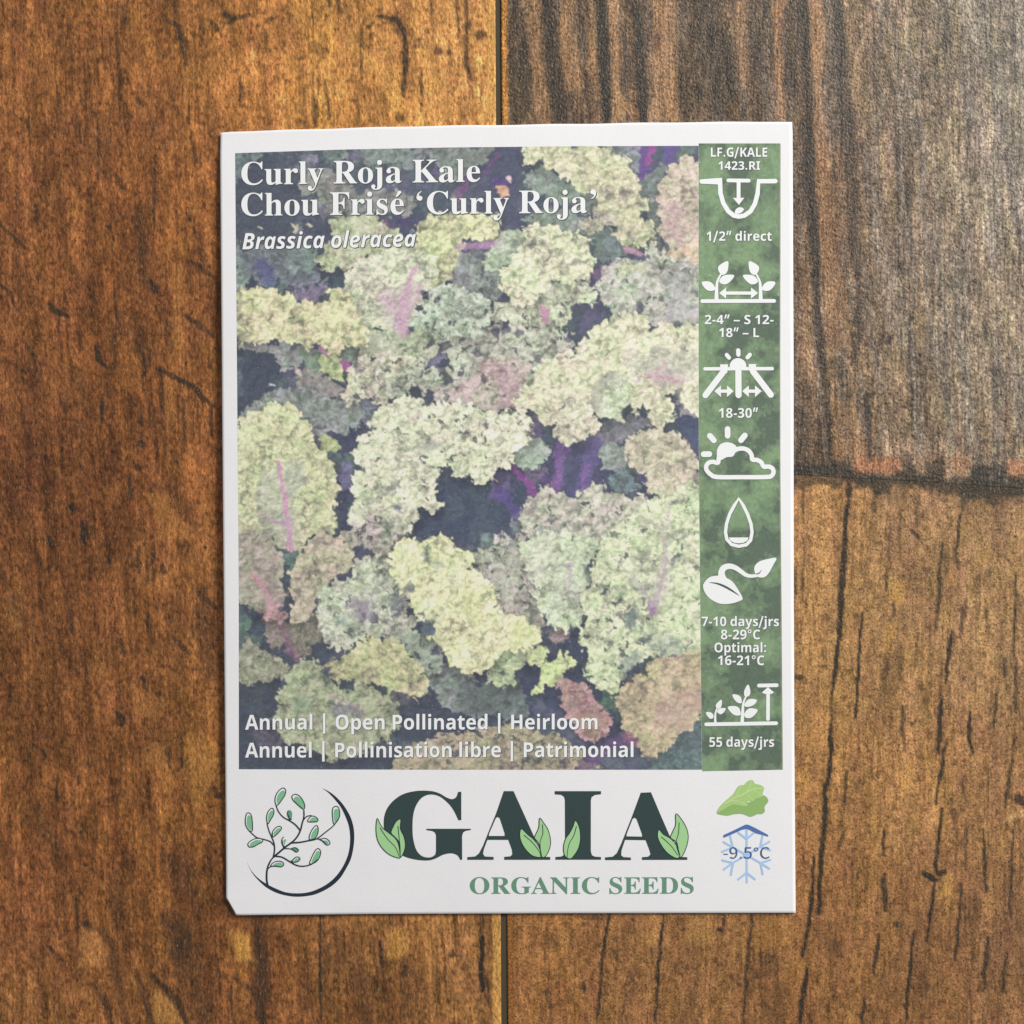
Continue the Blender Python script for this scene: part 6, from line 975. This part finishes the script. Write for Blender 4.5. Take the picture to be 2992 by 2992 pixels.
letter('logo_letter', o3, [(235, 122), (758, 122), (758, 157), (690, 165), (652, 190), (643, 230), (643, 800), (655, 845), (690, 862), (758, 866), (758, 896), (243, 896), (243, 866), (310, 860), (345, 838), (352, 790), (350, 220), (340, 187), (310, 164), (235, 158)], None,
       [([(470, 453), (512, 530), (526, 650), (506, 760), (460, 840), (410, 886), (350, 852), (334, 755), (358, 660), (400, 600), (440, 525)], [(480, 520), (452, 620), (402, 710), (380, 800), (376, 868)])], 'large dark green serif letter I')
letter('logo_letter', o3, [(1207, 140), (1322, 135), (1430, 390), (1530, 620), (1620, 790), (1660, 864), (1732, 868), (1732, 898), (1220, 898), (1220, 868), (1290, 862), (1317, 835), (1302, 780), (1262, 676), (1030, 672), (990, 790), (986, 845), (1010, 866), (1095, 872), (1095, 900), (803, 900), (803, 870), (890, 862), (938, 820), (985, 720), (1100, 430)], [(1115, 436), (1140, 422), (1160, 440), (1222, 610), (1222, 636), (1045, 632), (1050, 600)],
       [([(1410, 558), (1398, 640), (1440, 735), (1510, 822), (1600, 877), (1645, 862), (1635, 800), (1600, 720), (1540, 655), (1465, 612)], [(1440, 640), (1540, 730), (1625, 845)]), ([(1605, 378), (1680, 460), (1730, 560), (1742, 660), (1712, 780), (1660, 872), (1635, 800), (1612, 700), (1545, 650), (1562, 590), (1600, 500)], [(1640, 480), (1632, 600), (1606, 710), (1640, 840)])], 'last large dark green serif letter A')
k = Ink(); k.text('S', 'ORGANIC', 1373, 1752, 2611.5, 2611.5, 48, SAGE, lay=1); k.text('S', 'SEEDS', 1781, 2027, 2611.5, 2611, 48, SAGE, lay=1); k.build('organic_seeds_lettering', label='sage green serif words ORGANIC SEEDS')
oL, sL = (640, 2240), 4.2; k = Ink()
k.poly(Z_(oL, sL, [(1270, 268), (1370, 318), (1480, 415), (1560, 520), (1622, 640), (1656, 780), (1656, 940), (1622, 1120), (1560, 1250), (1480, 1375), (1360, 1480), (1200, 1560), (1080, 1587), (950, 1596), (820, 1580), (700, 1545), (580, 1480), (480, 1390), (400, 1290), (343, 1168), (398, 1278), (480, 1368), (580, 1437), (700, 1498), (820, 1542), (950, 1555), (1080, 1545), (1200, 1508), (1330, 1438), (1440, 1340), (1530, 1210), (1590, 1060), (1610, 900), (1600, 760), (1568, 650), (1500, 505), (1420, 400), (1335, 312)]), NAVY, 1)
k.build('logo_crescent', label='dark crescent ring round the printed sprig')
k = Ink()
for w, w2, p in ((24, 16, [(600, 1470), (585, 1380), (592, 1260), (625, 1170), (668, 1110)]), (18, 12, [(668, 1110), (682, 1020), (675, 940), (650, 870), (615, 790), (590, 700)]), (14, 12, [(680, 975), (630, 920), (560, 895), (470, 872), (420, 835), (370, 785)]), (24, 16, [(668, 1110), (740, 1050), (830, 975), (900, 925), (960, 860), (1000, 780), (1020, 700), (1042, 620), (1042, 540)]),
              (18, 12, [(990, 775), (940, 715), (870, 665), (790, 620), (730, 550), (700, 470)]), (20, 12, [(880, 935), (980, 930), (1090, 910), (1200, 885), (1300, 810), (1400, 730), (1460, 650)]), (12, 16, [(1210, 885), (1260, 905), (1310, 950)]), (18, 14, [(680, 1098), (770, 1110), (860, 1160), (950, 1210), (1040, 1222), (1140, 1195), (1210, 1140)]),
              (14, 12, [(1040, 650), (1080, 610), (1130, 600)]), (12, 10, [(797, 1005), (780, 940), (775, 900)]), (12, 10, [(810, 1005), (880, 1010), (940, 1040)]), (12, 14, [(605, 1250), (640, 1225), (700, 1220)]), (12, 10, [(880, 1165), (930, 1125)]), (10, 10, [(645, 870), (660, 820)]), (12, 12, [(870, 660), (850, 600)])):
    k.stroke(Z_(oL, sL, p), w / sL, NAVY, lay=3, smooth=True, w2=w2 / sL)
k.build('logo_branch', label='thin dark curving branches of the sprig')
for P, c in (([(700, 470), (688, 400), (710, 330), (750, 280), (790, 262), (818, 290), (808, 350), (770, 410), (728, 465)], 0), ([(1045, 520), (1052, 470), (1020, 400), (980, 355), (930, 340), (895, 365), (910, 410), (960, 460), (1020, 512)], 0), ([(600, 700), (585, 630), (600, 560), (640, 512), (672, 530), (668, 590), (635, 650)], 0), ([(372, 785), (330, 720), (325, 640), (345, 570), (385, 580), (405, 640), (410, 780)], 0),
             ([(530, 890), (460, 880), (390, 910), (355, 950), (375, 985), (430, 980), (480, 950), (530, 925)], 0), ([(665, 860), (655, 810), (690, 755), (740, 732), (768, 755), (740, 800), (700, 840)], 0), ([(880, 650), (845, 600), (845, 550), (870, 535), (895, 560), (895, 620)], 1), ([(1090, 672), (1130, 610), (1180, 615), (1215, 650), (1195, 675)], 0), ([(1410, 700), (1395, 620), (1395, 520), (1430, 487), (1470, 510), (1480, 600), (1450, 670)], 0),
             ([(1110, 890), (1120, 820), (1160, 750), (1200, 722), (1218, 770), (1205, 840), (1170, 885)], 0), ([(1240, 895), (1300, 880), (1350, 910), (1360, 950), (1320, 960), (1280, 915)], 2), ([(795, 985), (770, 920), (785, 870), (820, 862), (828, 890), (810, 930)], 2), ([(890, 1005), (940, 995), (975, 1025), (955, 1048), (920, 1030)], 1), ([(1114, 1190), (1140, 1110), (1190, 1020), (1225, 1008), (1248, 1050), (1230, 1120), (1180, 1175)], 0),
             ([(900, 1165), (930, 1120), (970, 1108), (995, 1135), (960, 1168)], 0), ([(635, 1215), (680, 1170), (750, 1160), (795, 1190), (770, 1228), (690, 1220)], 0)):
    k = Ink(); q = np.array(Z_(oL, sL, P)); k.poly(q.tolist(), WHITE if c != 1 else LOGOD, lay=1)
    ctr = q.mean(0) + np.array([1.6, 2.2]); inner = ((q - q.mean(0)) * (.80 if c == 0 else .6) + ctr)
    k.poly(inner.tolist(), LOGOG if c != 1 else LOGOD, lay=2); k.stroke(q.tolist(), 11 / sL, NAVY, lay=3.6, smooth=True, closed=True); k.build('logo_leaf')
oS, sS = (2000, 2220), 3.865; k = Ink()
k.poly(Z_(oS, sS, [(365, 600), (430, 520), (500, 470), (600, 480), (700, 480), (760, 470), (820, 430), (885, 400), (935, 430), (945, 475), (905, 530), (908, 580), (880, 610), (820, 615), (780, 635), (740, 643), (690, 625), (640, 610), (560, 615), (490, 630), (425, 624)]), LET1, 1)
k.poly(Z_(oS, sS, [(365, 600), (395, 535), (450, 475), (505, 428), (560, 375), (595, 315), (630, 286), (672, 284), (715, 240), (768, 229), (797, 268), (860, 285), (900, 318), (885, 370), (880, 412), (830, 432), (788, 448), (762, 470), (715, 462), (700, 522), (620, 516), (540, 508), (440, 560)]), LET2, 2)
for w, p in ((16, [(470, 490), (560, 430), (650, 395), (720, 355), (800, 325), (888, 325)]), (12, [(590, 400), (620, 330), (640, 300)]), (12, [(690, 370), (730, 320), (755, 245)]), (12, [(770, 340), (820, 370), (872, 408)]), (12, [(690, 385), (740, 425), (770, 462)]), (12, [(440, 500), (540, 465), (620, 475), (700, 515)])): k.stroke(Z_(oS, sS, p), w / sS, LET3, lay=3, smooth=True)
k.build('lettuce_leaf_icon', label='small green lettuce leaf drawing')
k = Ink()
for a, b in (((702, 790), (704, 1385)), ((703, 1075), (522, 975)), ((530, 980), (442, 928)), ((545, 975), (515, 860)), ((535, 995), (425, 1038)), ((703, 1075), (870, 975)), ((870, 975), (958, 925)), ((862, 960), (882, 860)), ((875, 990), (968, 1022)), ((703, 1075), (545, 1165)), ((545, 1165), (445, 1238)), ((550, 1165), (428, 1135)), ((550, 1170), (525, 1298)),
             ((703, 1075), (860, 1165)), ((860, 1165), (958, 1228)), ((860, 1165), (968, 1130)), ((860, 1165), (884, 1292)), ((700, 1275), (610, 1350)), ((705, 1275), (795, 1348)), ((702, 895), (608, 822)), ((703, 895), (792, 818))): k.stroke(Z_(oS, sS, [a, b]), 23 / sS, BLUE, lay=1)
k.poly(Z_(oS, sS, ring_pts(703, 1075, 40, 40)), BLUE, 1.5); k.build('snowflake_icon', label='light blue snowflake')
k = Ink(); k.poly(Z_(oS, sS, [(440, 882), (440, 850), (560, 795), (640, 755), (690, 732), (720, 732), (800, 770), (945, 848), (945, 867), (800, 828), (740, 794), (700, 780), (650, 790), (540, 840)]), DBLUE, 2, smooth=False); k.build('roof_icon', label='darker blue roof line over the snowflake')
k = Ink(); k.text('R', '-9.5\u00b0C', 2114, 2249, 2508.5, 2508.5, 33, TBLUE, lay=3.4); k.build('temperature_lettering', label='dark blue figures -9.5\u00b0C')
